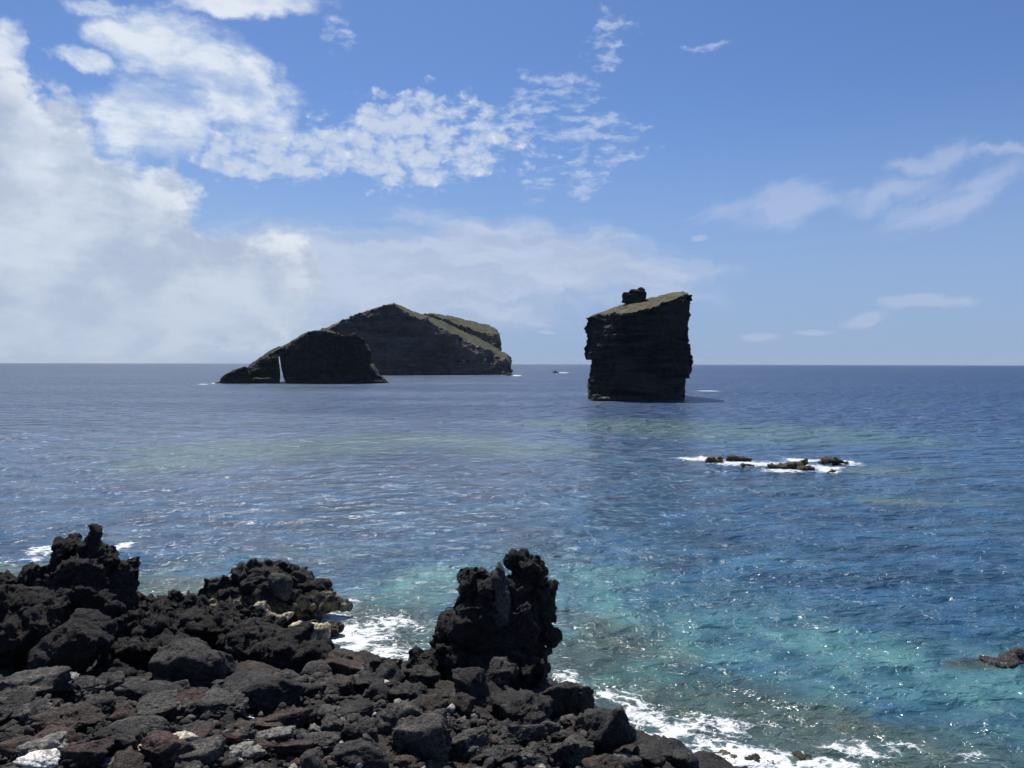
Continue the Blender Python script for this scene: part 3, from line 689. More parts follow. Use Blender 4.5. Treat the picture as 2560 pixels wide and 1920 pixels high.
simple_cliff('foot_ledge', [(585, 690), (620, 680), (700, 686), (800, 690), (900, 688), (1000, 691), (1100, 690)], 700, 580, 1110, D1 - 3, 5, M['islet'], (0.4, 3.0), 36, grass=0.0, nu=90, parent=islet)
simple_cliff('foot_rock', [(2052, 642), (2070, 630), (2085, 625), (2105, 636), (2112, 644)], 645, 2050, 2113, D0 - 20, 10, M['islet'], (0.4, 5.0), 37, grass=0.0, nu=30,
             label='small dark rock in foam at the right foot of the big island', cat='sea rock')

# the stack
def q6(pts): return 1380 + np.array(pts, float)[:, 0] * 0.217, 680 + np.array(pts, float)[:, 1] * 0.217
Lx, Ly = q6([(575, 400), (500, 455), (440, 500), (422, 530), (420, 590), (402, 640), (398, 680), (414, 715), (418, 738), (398, 745), (418, 756), (418, 810), (404, 870), (396, 930), (391, 982), (393, 992), (455, 1000), (455, 1050), (446, 1120), (432, 1200), (414, 1270), (421, 1340), (418, 1450), (415, 1520)])
Rx, Ry = q6([(1540, 218), (1573, 240), (1582, 300), (1572, 352), (1583, 400), (1572, 455), (1582, 500), (1568, 560), (1560, 620), (1576, 655), (1550, 705), (1574, 735), (1560, 770), (1566, 800), (1558, 835), (1576, 855), (1590, 920), (1605, 1000), (1610, 1060), (1600, 1130), (1580, 1190), (1532, 1222), (1520, 1290), (1500, 1440), (1498, 1520)])
def interp_desc(yv, ys, xs): return float(np.interp(yv, ys, xs))
Lf = lambda yv: interp_desc(yv, Ly, Lx); Rf = lambda yv: interp_desc(yv, Ry, Rx)
sx0, sx1 = 1380 + 422 * 0.217, 1380 + 1575 * 0.217
k6 = dict(ax=0.217, ox=1380, oy=680)
s_edge = over([(422, 530), (440, 510), (510, 484), (600, 488), (750, 485), (900, 470), (1000, 445), (1100, 425), (1200, 375), (1300, 340), (1400, 302), (1480, 270), (1560, 248), (1575, 262)], sx0, sx1, **k6)
s_crest = over([(422, 526), (440, 500), (505, 462), (590, 410), (800, 345), (1090, 290), (1300, 240), (1450, 225), (1525, 222), (1575, 258)], sx0, sx1, **k6)
s_base = over([(422, 1452), (520, 1480), (700, 1486), (900, 1488), (1200, 1478), (1500, 1448), (1575, 1440)], sx0, sx1, **k6)
DS = 12 * FPX / ((680 + 1488 * 0.217) - 910.3)
fr = lambda u: DS + np.interp(u, [0, 0.06, 0.29, 0.32, 0.75, 0.95, 1], [15, 10, 0.5, 0, 3.5, 7, 12])
stack = cliff('sea_stack', 300, 300, 46, 60, Lf, Rf, s_base, s_edge, s_crest, fr, lambda u: 3 + 31 * ends(u, 8), M['stack'], (0.75, 7.0), 0.42, 2.1, seed=40, dip=1.0,
              label='tall blocky sea stack with a sloping dry grass top, alone right of centre', cat='sea stack')
def lump(name, blobs, voxel, disp, mat, seed, parent=None, clink=1.0, **kw):
    """one body grown out of overlapping broken blocks. blob = (px, py, rx, ry, distance[, sharp, tiltdeg])"""
    cos, fs, off = [], [], 0
    for k, bl in enumerate(blobs):
        px, py, rx, ry, D = bl[:5]
        v, f = rock_shape(seed * 31 + k, 3, bl[5] if len(bl) > 5 else 10, 10, 0.6)
        s = D / FPX; c = P(px, py, D)
        v = v * np.array([rx * s, (rx + ry) * 0.5 * s * 1.05, ry * s * 1.03])
        if len(bl) > 6:
            a = R(bl[6]); v = v @ np.array([[math.cos(a), 0, -math.sin(a)], [0, 1, 0], [math.sin(a), 0, math.cos(a)]])
        cos.append(v + c); fs.append(f + off); off += len(v)
    me = mesh_np(name, np.vstack(cos), np.vstack(fs)); o = link(name, me)
    md = o.modifiers.new('r', 'REMESH'); md.mode = 'VOXEL'; md.voxel_size = voxel; md.adaptivity = 0
    dg = bpy.context.evaluated_depsgraph_get(); m2 = bpy.data.meshes.new_from_object(o.evaluated_get(dg)); o.modifiers.clear()
    co = get_co(m2); A, s = disp
    warp = np.stack([fbm(co / (s * 0.8) + 11, 3, seed + 50), fbm(co / (s * 0.8) + 23, 3, seed + 60), fbm(co / (s * 0.8) + 37, 3, seed + 70)], 1)
    co = co + warp * A * 0.75; set_co(m2, co); no = get_no(m2)
    wq = co + 0.10 * s * np.stack([noise3(co / (s * 0.4), seed + 6), noise3(co / (s * 0.4) + 9, seed + 7), noise3(co / (s * 0.4) + 21, seed + 8)], 1)
    wq = wq * np.array([1, 1, 0.62]); p1 = plates(wq / (s * 0.62), seed + 1, 0.10); p2 = plates(wq / (s * 0.27), seed + 2, 0.12)
    d = A * (0.8 * fbm(co / s, 4, seed + 3) + clink * (1.25 * p1 + 0.72 * p2) + 0.20 * ridged(co / (s * 0.22), 3, seed + 5) - 0.12)
    co = co + no * d[:, None]; set_co(m2, co)
    m2.polygons.foreach_set('use_smooth', np.ones(len(m2.polygons), bool))
    m2.materials.clear(); m2.materials.append(mat); m2.name = name
    o.data = m2; bpy.data.meshes.remove(me)
    if parent: o.parent = parent
    if kw.get('label'): o['label'] = kw['label']; o['category'] = kw['cat']
    if kw.get('group'): o['group'] = kw['group']
    return o
def c6(X_, Y_): return 1380 + X_ * 0.217, 680 + Y_ * 0.217
a = [(*c6(915, 296), 25, 10, DS + 33, 16, 12), (*c6(985, 270), 21, 13, DS + 33, 16, 16), (*c6(1022, 225), 11, 11, DS + 33, 14), (*c6(950, 272), 18, 10, DS + 33, 16, 22), (*c6(1056, 268), 8, 10, DS + 33, 16, -10), (*c6(858, 328), 13, 9, DS + 33, 14), (*c6(950, 325), 27, 8, DS + 32.5, 14, 9)]
lump('summit_block', a, 0.2, (0.13, 1.8), M['stack'], 5, parent=stack)
a = [(*c6(530, 1452), 14, 9, DS + 3), (*c6(620, 1468), 20, 5, DS + 1), (*c6(700, 1466), 16, 4, DS + 1), (*c6(500, 1470), 12, 5, DS + 4)]
lump('foot_boulder', a, 0.22, (0.3, 2.0), M['olive'], 6, parent=stack)

# reef rocks awash, mid distance
def c7(X_, Y_): return 1660 + X_ * 0.2712, 1100 + Y_ * 0.2712
RG = 'low rocks of the reef awash in foam'
def reef_rock(name, lst, D, mat, seed, label):
    bl = [(*c7(a, b_), rx * 0.2712, ry * 0.2712, D) for a, b_, rx, ry in lst]
    bl = [(p_[0], p_[1] + 1.0, p_[2] * 1.05, p_[3] * 0.8, p_[4]) for p_ in bl]
    return lump(name, bl, 0.07, (0.13, 1.0), mat, seed, label=label, cat='reef rock', group=RG)
reef_rock('reef_rock', [(440, 172, 50, 26), (490, 190, 60, 26), (520, 165, 30, 22), (410, 190, 30, 16)], 94, M['weed'], 51, 'brown weedy reef rock at the left end of the foaming reef')
reef_rock('reef_rock', [(640, 165, 60, 26), (700, 175, 80, 28), (770, 185, 34, 20), (600, 178, 30, 18)], 95, M['olive'], 52, 'dark olive reef rock second from the left end of the reef')
reef_rock('reef_rock', [(1010, 240, 60, 26), (1120, 232, 90, 32), (1220, 225, 80, 34), (1290, 205, 36, 28), (1312, 184, 17, 18)], 88, M['olive'], 53, 'longest dark reef rock with a little knob on top, middle of the reef')
reef_rock('reef_rock', [(1290, 250, 70, 26), (1340, 252, 50, 26)], 87, M['weed'], 54, 'golden brown weedy reef rock against the right end of the longest one')
reef_rock('reef_rock', [(1530, 185, 70, 30), (1600, 195, 60, 32), (1470, 208, 40, 18), (1680, 208, 26, 14)], 92, M['olive'], 55, 'dark reef rock at the right end of the reef')
reef_rock('reef_rock', [(1525, 290, 30, 12), (1560, 282, 26, 14)], 83, M['weed'], 56, 'smallest brown reef rock, nearest and lowest in the foam')
reef_rock('reef_rock', [(740, 226, 34, 9), (790, 229, 36, 8)], 89, M['olive'], 57, 'thin dark reef rock barely above the foam left of the longest one')

# rock at the right edge, and wet rocks barely above the surf
lump('weedy_rock', [(2560, 1652, 66, 22, 31), (2500, 1664, 46, 17, 30.6), (2620, 1652, 90, 30, 31), (2475, 1672, 28, 9, 30.4)], 0.05, (0.12, 0.8), M['grey'], 61,
     label='flat brown barnacled rock breaking the water at the right edge', cat='rock')
lump('awash_rock', [(1800, 1898, 36, 12, 23.2), (1770, 1906, 28, 12, 23.0), (1835, 1902, 22, 8, 23.2)], 0.04, (0.09, 0.6), M['lava_sea'], 62,
     label='low wet black rock with surf washing round it, bottom edge', cat='rock')
lump('awash_rock', [(1960, 1902, 50, 12, 23.3), (2010, 1908, 40, 14, 23.1), (1900, 1908, 50, 9, 23.0)], 0.04, (0.09, 0.6), M['olive'], 63,
     label='flat brownish wet rock at the bottom edge between two white surf patches', cat='rock')
lump('awash_rock', [(1510, 1596, 50, 5, 34.2), (1470, 1600, 24, 4, 34)], 0.05, (0.07, 0.7), M['olive'], 64,
     label='rock just breaking the surface with glints, right of the lava pillar', cat='rock')

# ------------------------------------------------------------------ the lava crags of the shore
lump('lava_pinnacle', [(231, 1343, 12, 23, 31.2), (228, 1375, 30, 26, 31.2), (175, 1372, 27, 27, 31.2), (160, 1400, 28, 40, 31.2), (272, 1392, 30, 32, 31.2), (220, 1430, 84, 52, 31), (305, 1440, 40, 42, 31), (120, 1440, 24, 36, 31),
                       (215, 1500, 102, 62, 30.6), (140, 1480, 46, 56, 30.6), (290, 1520, 44, 50, 30.6), (220, 1580, 110, 70, 30)], 0.062, (0.25, 1.15), M['lava'], 71,
     label='tall black lava pinnacle with a pointed tip on the left', cat='lava rock')
lump('lava_ledge', [(20, 1458, 50, 22, 33), (68, 1446, 26, 22, 33), (82, 1438, 12, 12, 33), (0, 1490, 80, 34, 33)], 0.06, (0.2, 1.1), M['lava'], 72,
     label='low black lava ledge at the left edge, behind the pinnacle', cat='lava rock')
lump('lava_mass', [(30, 1530, 95, 45, 28.6), (110, 1525, 60, 32, 28.8), (20, 1600, 110, 80, 28), (-60, 1560, 90, 90, 28), (110, 1590, 50, 70, 28)], 0.065, (0.26, 1.4), M['lava'], 73,
     label='big black lava block with a flat lit top at the left edge', cat='lava rock')
lump('leaning_slab', [(190, 1620, 92, 66, 25.8, 16, -22), (235, 1570, 50, 36, 26.4, 12), (130, 1660, 50, 46, 25.4, 12)], 0.055, (0.13, 1.3), M['lava'], 74, clink=0.7,
     label='leaning black lava slab below the pinnacle, its left face in sun', cat='lava rock')
lump('lava_saddle', [(350, 1520, 55, 30, 32), (395, 1535, 60, 34, 31.6), (470, 1530, 60, 34, 31.8), (540, 1545, 60, 34, 31.8), (400, 1580, 110, 44, 30.2), (520, 1590, 90, 46, 30.2), (620, 1588, 70, 34, 30), (340, 1600, 60, 60, 29.5),
                     (440, 1500, 20, 28, 32), (453, 1512, 22, 30, 32), (600, 1555, 50, 30, 32), (330, 1650, 80, 60, 27.5), (400, 1640, 60, 50, 27.5), (300, 1700, 60, 40, 26)], 0.06, (0.24, 1.1), M['lava'], 75,  # lowest front blobs are added dark rock filling a gap of black shade
     label='low jagged black lava ridge with a small spire, between the pinnacle and the headland', cat='lava rock')
lump('lava_headland', [(545, 1478, 46, 40, 36), (530, 1460, 22, 22, 36), (620, 1455, 44, 36, 36.5), (680, 1440, 46, 36, 36.6), (712, 1420, 22, 18, 36.6), (750, 1452, 42, 34, 36.5), (700, 1480, 92, 58, 36), (600, 1510, 90, 40, 35.5), (790, 1478, 40, 30, 36.2),
                      (760, 1515, 80, 34, 35.6), (828, 1500, 28, 22, 36.2), (850, 1512, 22, 12, 36.2)], 0.065, (0.22, 1.2), M['lava_sea'], 76,
     label='rounded black lava headland with pale barnacles at its foot, washed by surf', cat='lava rock')
lump('smooth_facet', [(702, 1462, 34, 30, 35.0, 14, 15)], 0.07, (0.06, 1.2), M['grey'], 77, parent=None, clink=0.3,
     label='smooth grey dome of rock set in the face of the lava headland', cat='rock')
lump('bleached_rock', [(652, 1532, 22, 30, 33.2), (690, 1548, 36, 14, 33.0), (645, 1548, 20, 20, 33.1)], 0.05, (0.12, 0.8), M['bleached'], 78,
     label='cream coloured rock with yellow weed in the gap beside the headland', cat='rock')
lump('bleached_rock', [(785, 1578, 38, 20, 33.2), (802, 1588, 26, 18, 33.0), (748, 1570, 26, 13, 33.6)], 0.05, (0.10, 0.8), M['bleached'], 79,
     label='cream rounded rock in the surf in front of the headland', cat='rock')
lump('cove_rock', [(828, 1572, 20, 12, 33.8), (848, 1568, 14, 12, 33.9), (815, 1580, 14, 9, 33.6)], 0.04, (0.10, 0.6), M['olive'], 80,
     label='small dark weedy rock in the surf beside the cream rock', cat='rock')
lump('cove_rock', [(770, 1555, 34, 10, 34.6), (735, 1560, 20, 8, 34.6)], 0.04, (0.10, 0.6), M['olive'], 81,
     label='flat dark rock awash between the headland and the cream rock', cat='rock')
lump('lava_whaleback', [(650, 1595, 74, 34, 28.2, 10, 8), (720, 1605, 60, 34, 28, 10, -25), (770, 1640, 56, 36, 27.4, 10, -35), (690, 1640, 84, 46, 27.2), (620, 1620, 54, 44, 27.6), (800, 1670, 40, 30, 27)], 0.055, (0.16, 1.1), M['lava'], 82, clink=0.8,
     label='black lava whaleback sloping down right to the surf of the cove', cat='lava rock')
lump('domed_boulder', [(487, 1672, 92, 60, 24.5, 14), (470, 1640, 60, 36, 24.6, 10), (450, 1690, 60, 40, 24.2, 12)], 0.045, (0.10, 1.2), M['black'], 83, clink=0.6,
     label='large domed dark brown boulder below the saddle, left of the whaleback', cat='boulder')
pillar = lump('lava_pillar', [(1205, 1470, 58, 42, 27.2), (1175, 1452, 26, 24, 27.2), (1170, 1500, 34, 50, 27.2), (1205, 1445, 26, 22, 27.3), (1316, 1428, 44, 40, 27.5), (1290, 1410, 26, 26, 27.5), (1345, 1500, 46, 38, 27.3), (1372, 1520, 22, 36, 27.3),
                     (1290, 1500, 60, 60, 27.3), (1260, 1560, 112, 76, 27), (1117, 1575, 24, 34, 27), (1190, 1610, 90, 70, 26.8), (1305, 1630, 62, 80, 26.8), (1345, 1570, 36, 50, 27), (1110, 1650, 60, 42, 26.4),
                     (1230, 1680, 130, 50, 26), (1060, 1665, 44, 34, 26), (1228, 1500, 40, 60, 26.8)], 0.055, (0.21, 1.05), M['lava'], 84,
     label='massive black lava pillar rising from the shore in front of the turquoise water', cat='lava rock')
lump('blade_slab', [(1247, 1440, 10, 34, 26.5, 16, -4), (1247, 1475, 17, 50, 26.4, 16, -5), (1250, 1515, 25, 54, 26.3, 14, -4), (1240, 1555, 34, 34, 26.35, 12)], 0.04, (0.09, 0.9), M['grey'], 85, parent=pillar, clink=0.6)  # lighter grey basalt stands in for sunlight on the blade
for k_, (a_, b_, r_) in enumerate([(1228, 1563, 12), (1240, 1540, 10), (1268, 1530, 8), (1205, 1548, 9)]):
    lump('wedged_stone', [(a_, b_, r_, r_ * 0.9, 26.0, 9)], 0.03, (0.03, 0.5), M['grey'], 90 + k_, parent=pillar, clink=0.3)

# ------------------------------------------------------------------ boulders traced one by one (photo px: x0, x1, y0, y1)
BG = 'boulders strewn over the shore'
placed = []      # (x, y, radius, phrase)
proto = {}
def proto_mesh(kind, i):
    key = (kind, i)
    if key not in proto:
        pr = dict(angular=dict(sharp=44, planes=9, lo=0.42, hi=0.88), rough=dict(sharp=18, planes=10, lo=0.5, rough=1.5), round=dict(sharp=9, planes=12, lo=0.72, rough=0.6))[kind]
        v, f = rock_shape(500 + i * 7 + {'angular': 0, 'rough': 100, 'round': 200}[kind], 4, **pr)
        proto[key] = mesh_np('boulder_%s' % kind, v, f)
    return proto[key]
def own_mesh(kind, seed, sub=5):
    pr = dict(angular=dict(sharp=44, planes=9, lo=0.42, hi=0.88), rough=dict(sharp=18, planes=10, lo=0.5, rough=1.5), round=dict(sharp=9, planes=12, lo=0.72, rough=0.6))[kind]
    v, f = rock_shape(seed, sub, **pr)
    return mesh_np('boulder', v, f)
def put(name, me, mat, loc, dims, yaw, tilt=(0, 0), label=None, cat='boulder', group=BG):
    o = bpy.data.objects.new(name, me); C.objects.link(o)
    o.location = loc; o.scale = (dims[0] / 2, dims[1] / 2, dims[2] / 2); o.rotation_euler = (tilt[0], tilt[1], yaw)
    if not me.materials: me.materials.append(None)
    o.material_slots[0].link = 'OBJECT'; o.material_slots[0].material = M[mat]
    o['label'] = label; o['category'] = cat
    if group: o['group'] = group
    return o
B = [
 # x0, x1, y0, y1, kind, material, tilt, label, short phrase
 (977, 1122, 1794, 1915, 'angular', 'grey', 8, 'large grey angular boulder with a black overhang, bottom centre', 'the overhanging grey boulder'),
 (944, 1060, 1734, 1850, 'round', 'grey', 0, 'rounded grey boulder behind the overhanging one, bottom centre', 'the rounded grey boulder'),
 (1053, 1125, 1745, 1805, 'rough', 'brown', 0, 'reddish brown pitted boulder left of the pillar foot', 'the pitted brown boulder'),
 (1132, 1223, 1680, 1778, 'angular', 'black', 0, 'dark angular block leaning on the pillar foot', 'the block at the pillar foot'),
 (1216, 1295, 1655, 1735, 'rough', 'black', 0, 'knobbly black rock perched at the front foot of the pillar', 'the knobbly perched rock'),
 (1219, 1375, 1731, 1815, 'rough', 'black', -6, 'long black ledge rock with deep shade under it, below the pillar', 'the long ledge rock'),
 (1353, 1483, 1694, 1825, 'angular', 'black', 14, 'broad black wedge boulder sloping to the water, right of the pillar', 'the broad wedge boulder'),
 (1465, 1584, 1768, 1912, 'angular', 'black', 10, 'tall black boulder standing at the water edge with a sheer right face', 'the tall waterside boulder'),
 (1227, 1353, 1814, 1875, 'rough', 'grey', 0, 'mottled grey boulder under the long ledge rock', 'the mottled grey boulder'),
 (1371, 1480, 1846, 1930, 'rough', 'grey', 0, 'broad mottled grey boulder at the bottom edge, beside the two cobbles', 'the broad bottom boulder'),
 (1201, 1295, 1864, 1925, 'angular', 'grey', 6, 'grey block with brownish face at the bottom edge', 'the bottom edge block'),
 (1290, 1372, 1862, 1925, 'angular', 'grey', -8, 'grey faceted boulder at the bottom edge between two mottled ones', 'the faceted grey boulder'),
 (1114, 1223, 1832, 1908, 'angular', 'grey', 18, 'pale grey sloping slab in the sun right of the overhanging boulder', 'the sunny sloping slab'),
 (1440, 1466, 1823, 1852, 'round', 'brown', 0, 'small round brown cobble wedged above the bigger cobble', 'the small wedged cobble'),
 (1458, 1507, 1843, 1885, 'round', 'brown', 0, 'egg shaped brown cobble wedged left of the tall waterside boulder', 'the egg shaped cobble'),
 (847, 930, 1752, 1805, 'round', 'black', 0, 'dark rounded boulder above the hooded boulder, left of bottom centre', 'the dark rounded boulder'),
 (850, 942, 1788, 1868, 'rough', 'black', 0, 'hooded black boulder with a shaded front, left of bottom centre', 'the hooded boulder'),
 (832, 985, 1846, 1930, 'angular', 'black', -10, 'wide black ridge backed boulder at the bottom edge', 'the ridge backed boulder'),
 (800, 912, 1628, 1706, 'angular', 'brown', 0, 'brownish peaked rock at the edge of the cove, right of the whaleback', 'the peaked brown rock'),
 (928, 1004, 1638, 1702, 'rough', 'black', 0, 'black horned rock standing against the white surf of the cove', 'the horned rock'),
 (1010, 1100, 1655, 1730, 'rough', 'black', 0, 'black rock heaped against the left foot of the pillar', 'the left foot rock'),
 (963, 1085, 1700, 1762, 'rough', 'black', 0, 'low knobbly black boulder between the horned rock and the pillar', 'the low knobbly boulder'),
 (884, 966, 1690, 1740, 'rough', 'black', 0, 'black boulder in front of the horned rock', 'the black front boulder'),
 (800, 885, 1700, 1752, 'rough', 'brown', 0, 'low brown boulder in front of the peaked rock', 'the low brown boulder'),
 (1295, 1372, 1660, 1720, 'rough', 'black', 0, 'dark rough rock wedged at the right foot of the pillar', 'the right foot rock'),
 (4, 152, 1680, 1768, 'angular', 'grey', 12, 'wide flat grey slab on black rock near the left edge', 'the wide left slab'),
 (160, 249, 1698, 1768, 'rough', 'grey', 0, 'speckled grey boulder below the leaning slab', 'the speckled boulder'),
 (-20, 66, 1743, 1805, 'angular', 'black', 10, 'dark wedge shaped rock cut by the left edge', 'the left edge wedge'),
 (60, 130, 1765, 1820, 'angular', 'grey', 20, 'pointed light grey shard leaning among dark boulders on the left', 'the pointed shard'),
 (361, 455, 1719, 1775, 'round', 'black', 0, 'dark rounded boulder in front of the domed boulder', 'the boulder before the dome'),
 (300, 372, 1700, 1750, 'angular', 'black', 0, 'shaded black block left of the domed boulder', 'the shaded block'),
 (591, 692, 1669, 1716, 'round', 'brown', 0, 'brownish rounded boulder tucked under the whaleback', 'the tucked brown boulder'),
 (552, 746, 1708, 1790, 'round', 'black', 0, 'very broad dark boulder with a black hollow in its front', 'the broad hollow boulder'),
 (500, 622, 1742, 1820, 'rough', 'grey', 0, 'rough grey boulder left of the broad hollow one', 'the rough grey boulder'),
 (338, 438, 1756, 1824, 'angular', 'grey', 8, 'smooth grey flat faced slab above the dark hollow boulder', 'the smooth grey slab'),
 (278, 402, 1785, 1865, 'round', 'grey', 0, 'grey capped round boulder with a black shaded mouth', 'the capped round boulder'),
 (276, 345, 1748, 1800, 'rough', 'brown', 0, 'small brown and black rock behind the capped round boulder', 'the brown and black rock'),
 (215, 282, 1750, 1812, 'rough', 'black', 0, 'knobbly dark rock right of the speckled boulder', 'the knobbly dark rock'),
 (110, 248, 1787, 1852, 'rough', 'brown', 0, 'long brown tinged boulder with black underside on the left', 'the long brown boulder'),
 (20, 112, 1836, 1892, 'round', 'brown', 0, 'smooth brown boulder left of the dark red one', 'the smooth brown boulder'),
 (92, 180, 1832, 1892, 'round', 'red', 0, 'dark red rounded boulder above the pale triangular stone', 'the dark red boulder'),
 (175, 212, 1838, 1868, 'round', 'brown', 0, 'small rounded brown stone right of the dark red boulder', 'the small brown stone'),
 (-12, 36, 1850, 1895, 'angular', 'black', 0, 'black sloping rock in the left bottom corner', 'the left corner rock'),
 (218, 346, 1828, 1905, 'rough', 'black', 0, 'big clinkery black boulder right of the small brown stone', 'the big clinkery boulder'),
 (58, 152, 1864, 1912, 'angular', 'light', 0, 'pale grey triangular stone at the bottom left', 'the pale triangular stone'),
 (60, 136, 1905, 1935, 'angular', 'white', 0, 'white flat slab cut by the bottom edge at left', 'the white slab'),
 (130, 262, 1872, 1925, 'angular', 'red', 6, 'dull red flat rock at the bottom edge right of the pale stone', 'the dull red rock'),
 (420, 512, 1812, 1874, 'angular', 'red', -6, 'dark reddish pyramid rock with a shaded right side', 'the reddish pyramid'),
 (428, 492, 1851, 1877, 'angular', 'beige', 10, 'cream plank shaped stone lying on the grey block', 'the cream plank stone'),
 (356, 412, 1866, 1894, 'round', 'beige', 0, 'smooth beige stone left of the cream plank stone', 'the smooth beige stone'),
 (358, 504, 1879, 1935, 'angular', 'red', 4, 'dark red block at the bottom edge, redder than all others', 'the red block'),
 (446, 545, 1866, 1930, 'round', 'grey', 0, 'big grey rounded block right of the red block', 'the rounded grey block'),
 (255, 300, 1900, 1930, 'round', 'light', 0, 'blue grey rounded stone at the bottom edge left of the beige pebbles', 'the blue grey stone'),
 (676, 787, 1774, 1828, 'angular', 'brown', 10, 'flat brown grey slab with a straight right end', 'the flat brown slab'),
 (636, 702, 1797, 1836, 'angular', 'brown', 0, 'square brown block leaning on the left end of the flat slab', 'the square brown block'),
 (650, 735, 1832, 1862, 'angular', 'light', 14, 'light grey folded slab below the flat brown slab', 'the folded light slab'),
 (585, 640, 1808, 1834, 'angular', 'brown', 0, 'small brown tilted slab left of the square brown block', 'the small tilted slab'),
 (484, 536, 1805, 1842, 'round', 'grey', 0, 'small grey rounded boulder right of the reddish pyramid', 'the small grey boulder'),
 (572, 626, 1858, 1882, 'angular', 'light', 0, 'brick like pale and brown stone below the small brown slab', 'the brick like stone'),
 (560, 612, 1838, 1866, 'angular', 'red', 0, 'small dark red wedge above the brick like stone', 'the small red wedge'),
 (606, 662, 1872, 1912, 'rough', 'light', 0, 'rough speckled light stone near the bottom edge', 'the speckled light stone'),
 (572, 602, 1884, 1912, 'round', 'light', 0, 'pale round cobble left of the speckled light stone', 'the pale round cobble'),
 (645, 690, 1862, 1900, 'angular', 'red', 0, 'small dark red flat rock right of the speckled light stone', 'the small red flat rock'),
 (686, 778, 1868, 1905, 'angular', 'brown', -6, 'brown ridged stone with a pale stripe near the bottom edge', 'the striped brown stone'),
 (800, 850, 1800, 1850, 'angular', 'grey', -20, 'grey slanting slab left of the hooded boulder', 'the grey slanting slab'),
 (770, 806, 1812, 1842, 'rough', 'light', 0, 'rough light grey lump right of the flat brown slab', 'the light lump'),
 (760, 850, 1842, 1895, 'rough', 'grey', 0, 'low grey boulder between the light lump and the ridge backed boulder', 'the low grey boulder'),
 (790, 855, 1762, 1812, 'round', 'grey', 0, 'rounded grey boulder right of the flat brown slab', 'the right rounded boulder'),
 (1584, 1652, 1862, 1905, 'round', 'black', 0, 'smooth wet black boulder right of the tall waterside one', 'the smooth wet boulder'),
 (1600, 1660, 1880, 1925, 'round', 'black', 0, 'wet black boulder at the bottom edge, left of the round wet one', 'the bottom wet boulder'),
 (1655, 1700, 1876, 1910, 'angular', 'black', 0, 'wet black ridge rock against the white surf', 'the wet ridge rock'),
 (1680, 1745, 1880, 1930, 'round', 'black', 0, 'round wet black boulder farthest right of the shore boulders', 'the round wet boulder'),
 (1060, 1120, 1905, 1940, 'angular', 'grey', 0, 'small pointed grey rock at the bottom edge under the overhanging boulder', 'the small pointed rock'),
 (985, 1045, 1898, 1940, 'rough', 'brown', 0, 'small brown rock at the bottom edge left of the pointed grey one', 'the small bottom brown rock'),
 (1540, 1600, 1895, 1940, 'round', 'grey', 0, 'grey cobble at the bottom edge under the tall waterside boulder', 'the bottom grey cobble'),
]
rs = np.random.RandomState(3)
for k, (x0, x1, y0, y1, kind, mat, tl, lab, short) in enumerate(B):
    xc = (x0 + x1) / 2; g = hit(xc, y1 - 0.12 * (y1 - y0)); D = np.linalg.norm(g - np.array([0, 0, CAM_Z]))
    w = (x1 - x0) / FPX * D * 1.02; dyy = (y1 - y0) / FPX * D
    dep = min(0.85 * w, dyy * 1.5); h = max((dyy - 0.40 * dep) / 0.91, 0.34 * w, 0.45 * dyy) * 1.12
    dep = max(dep, 0.6 * h)
    big = w > 0.85
    me = own_mesh(kind, 900 + k * 3, 5 if big else 4)
    cy_ = g[1] + dep * 0.30; cx_ = g[0] * cy_ / g[1]; z0 = max(gz(cx_, cy_), -0.15)
    base_z = min(z0, gz(cx_, cy_ - dep * 0.3))
    o = put('boulder' if w > 0.35 else 'stone', me, mat, (cx_, cy_, base_z + h * 0.40), (w, dep, h * 1.1), rs.uniform(-0.3, 0.3), (R(rs.uniform(-6, 6)), R(-tl)), lab, 'boulder' if w > 0.35 else 'stone')
    placed.append((cx_, cy_, w / 2, short, o))

# bright bits: the thin white stick and driftwood splinters
def stick(px, py, qx, qy, rad, mat, label, name='stick', cat='stick'):
    a = hit(px, py); b_ = hit(qx, qy); a[2] += 0.12; b_[2] += 0.10
    bm = bmesh.new(); d = Vector(b_ - a); L = d.length
    bmesh.ops.create_cone(bm, cap_ends=True, segments=8, radius1=rad, radius2=rad * 0.85, depth=L)
    bm.transform(Matrix.Translation(Vector((a + b_) / 2)) @ d.to_track_quat('Z', 'Y').to_matrix().to_4x4())
    me = bpy.data.meshes.new(name); bm.to_mesh(me); bm.free(); return link(name, me, M[mat], label=label, cat=cat)
stick(591, 1796, 636, 1806, 0.022, 'white', 'thin straight white stick lying left of the square brown block', 'white_stick')
stick(592, 1862, 624, 1861, 0.015, 'beige', 'short bleached stick on top of the brick like stone', 'driftwood_stick')
stick(705, 1896, 712, 1870, 0.02, 'light', 'upright grey splinter of wood on the striped brown stone', 'driftwood_stick')

# ------------------------------------------------------------------ filler rocks: still one object each
SHORT = [(a[0], a[1], a[3]) for a in placed]
SHORT += [(*P(230, 1560, 30)[:2], 'the tall pinnacle'), (*P(487, 1672, 24.5)[:2], 'the domed boulder'), (*P(690, 1640, 27)[:2], 'the lava whaleback'), (*P(1240, 1680, 26)[:2], 'the lava pillar'),
          (*P(190, 1640, 25.8)[:2], 'the leaning slab'), (*P(460, 1580, 30)[:2], 'the lava saddle'), (*P(30, 1600, 28)[:2], 'the left lava mass')]
used = set()
CRi = CR.T
def to_px(x, y, z):
    q = CRi @ np.array([x, y, z - CAM_Z]); return 1280 + q[0] / -q[2] * FPX, 960 - q[1] / -q[2] * FPX
def strewn(x, y):
    a, b_ = to_px(x, y, gz(x, y))
    if a < 300: return b_ > 1715
    if a < 620: return b_ > 1715
    if a < 800: return b_ > 1700
    if a < 1000: return b_ > 1690
    if a < 1200: return b_ > 1745
    return b_ > 1800 and a < 1520
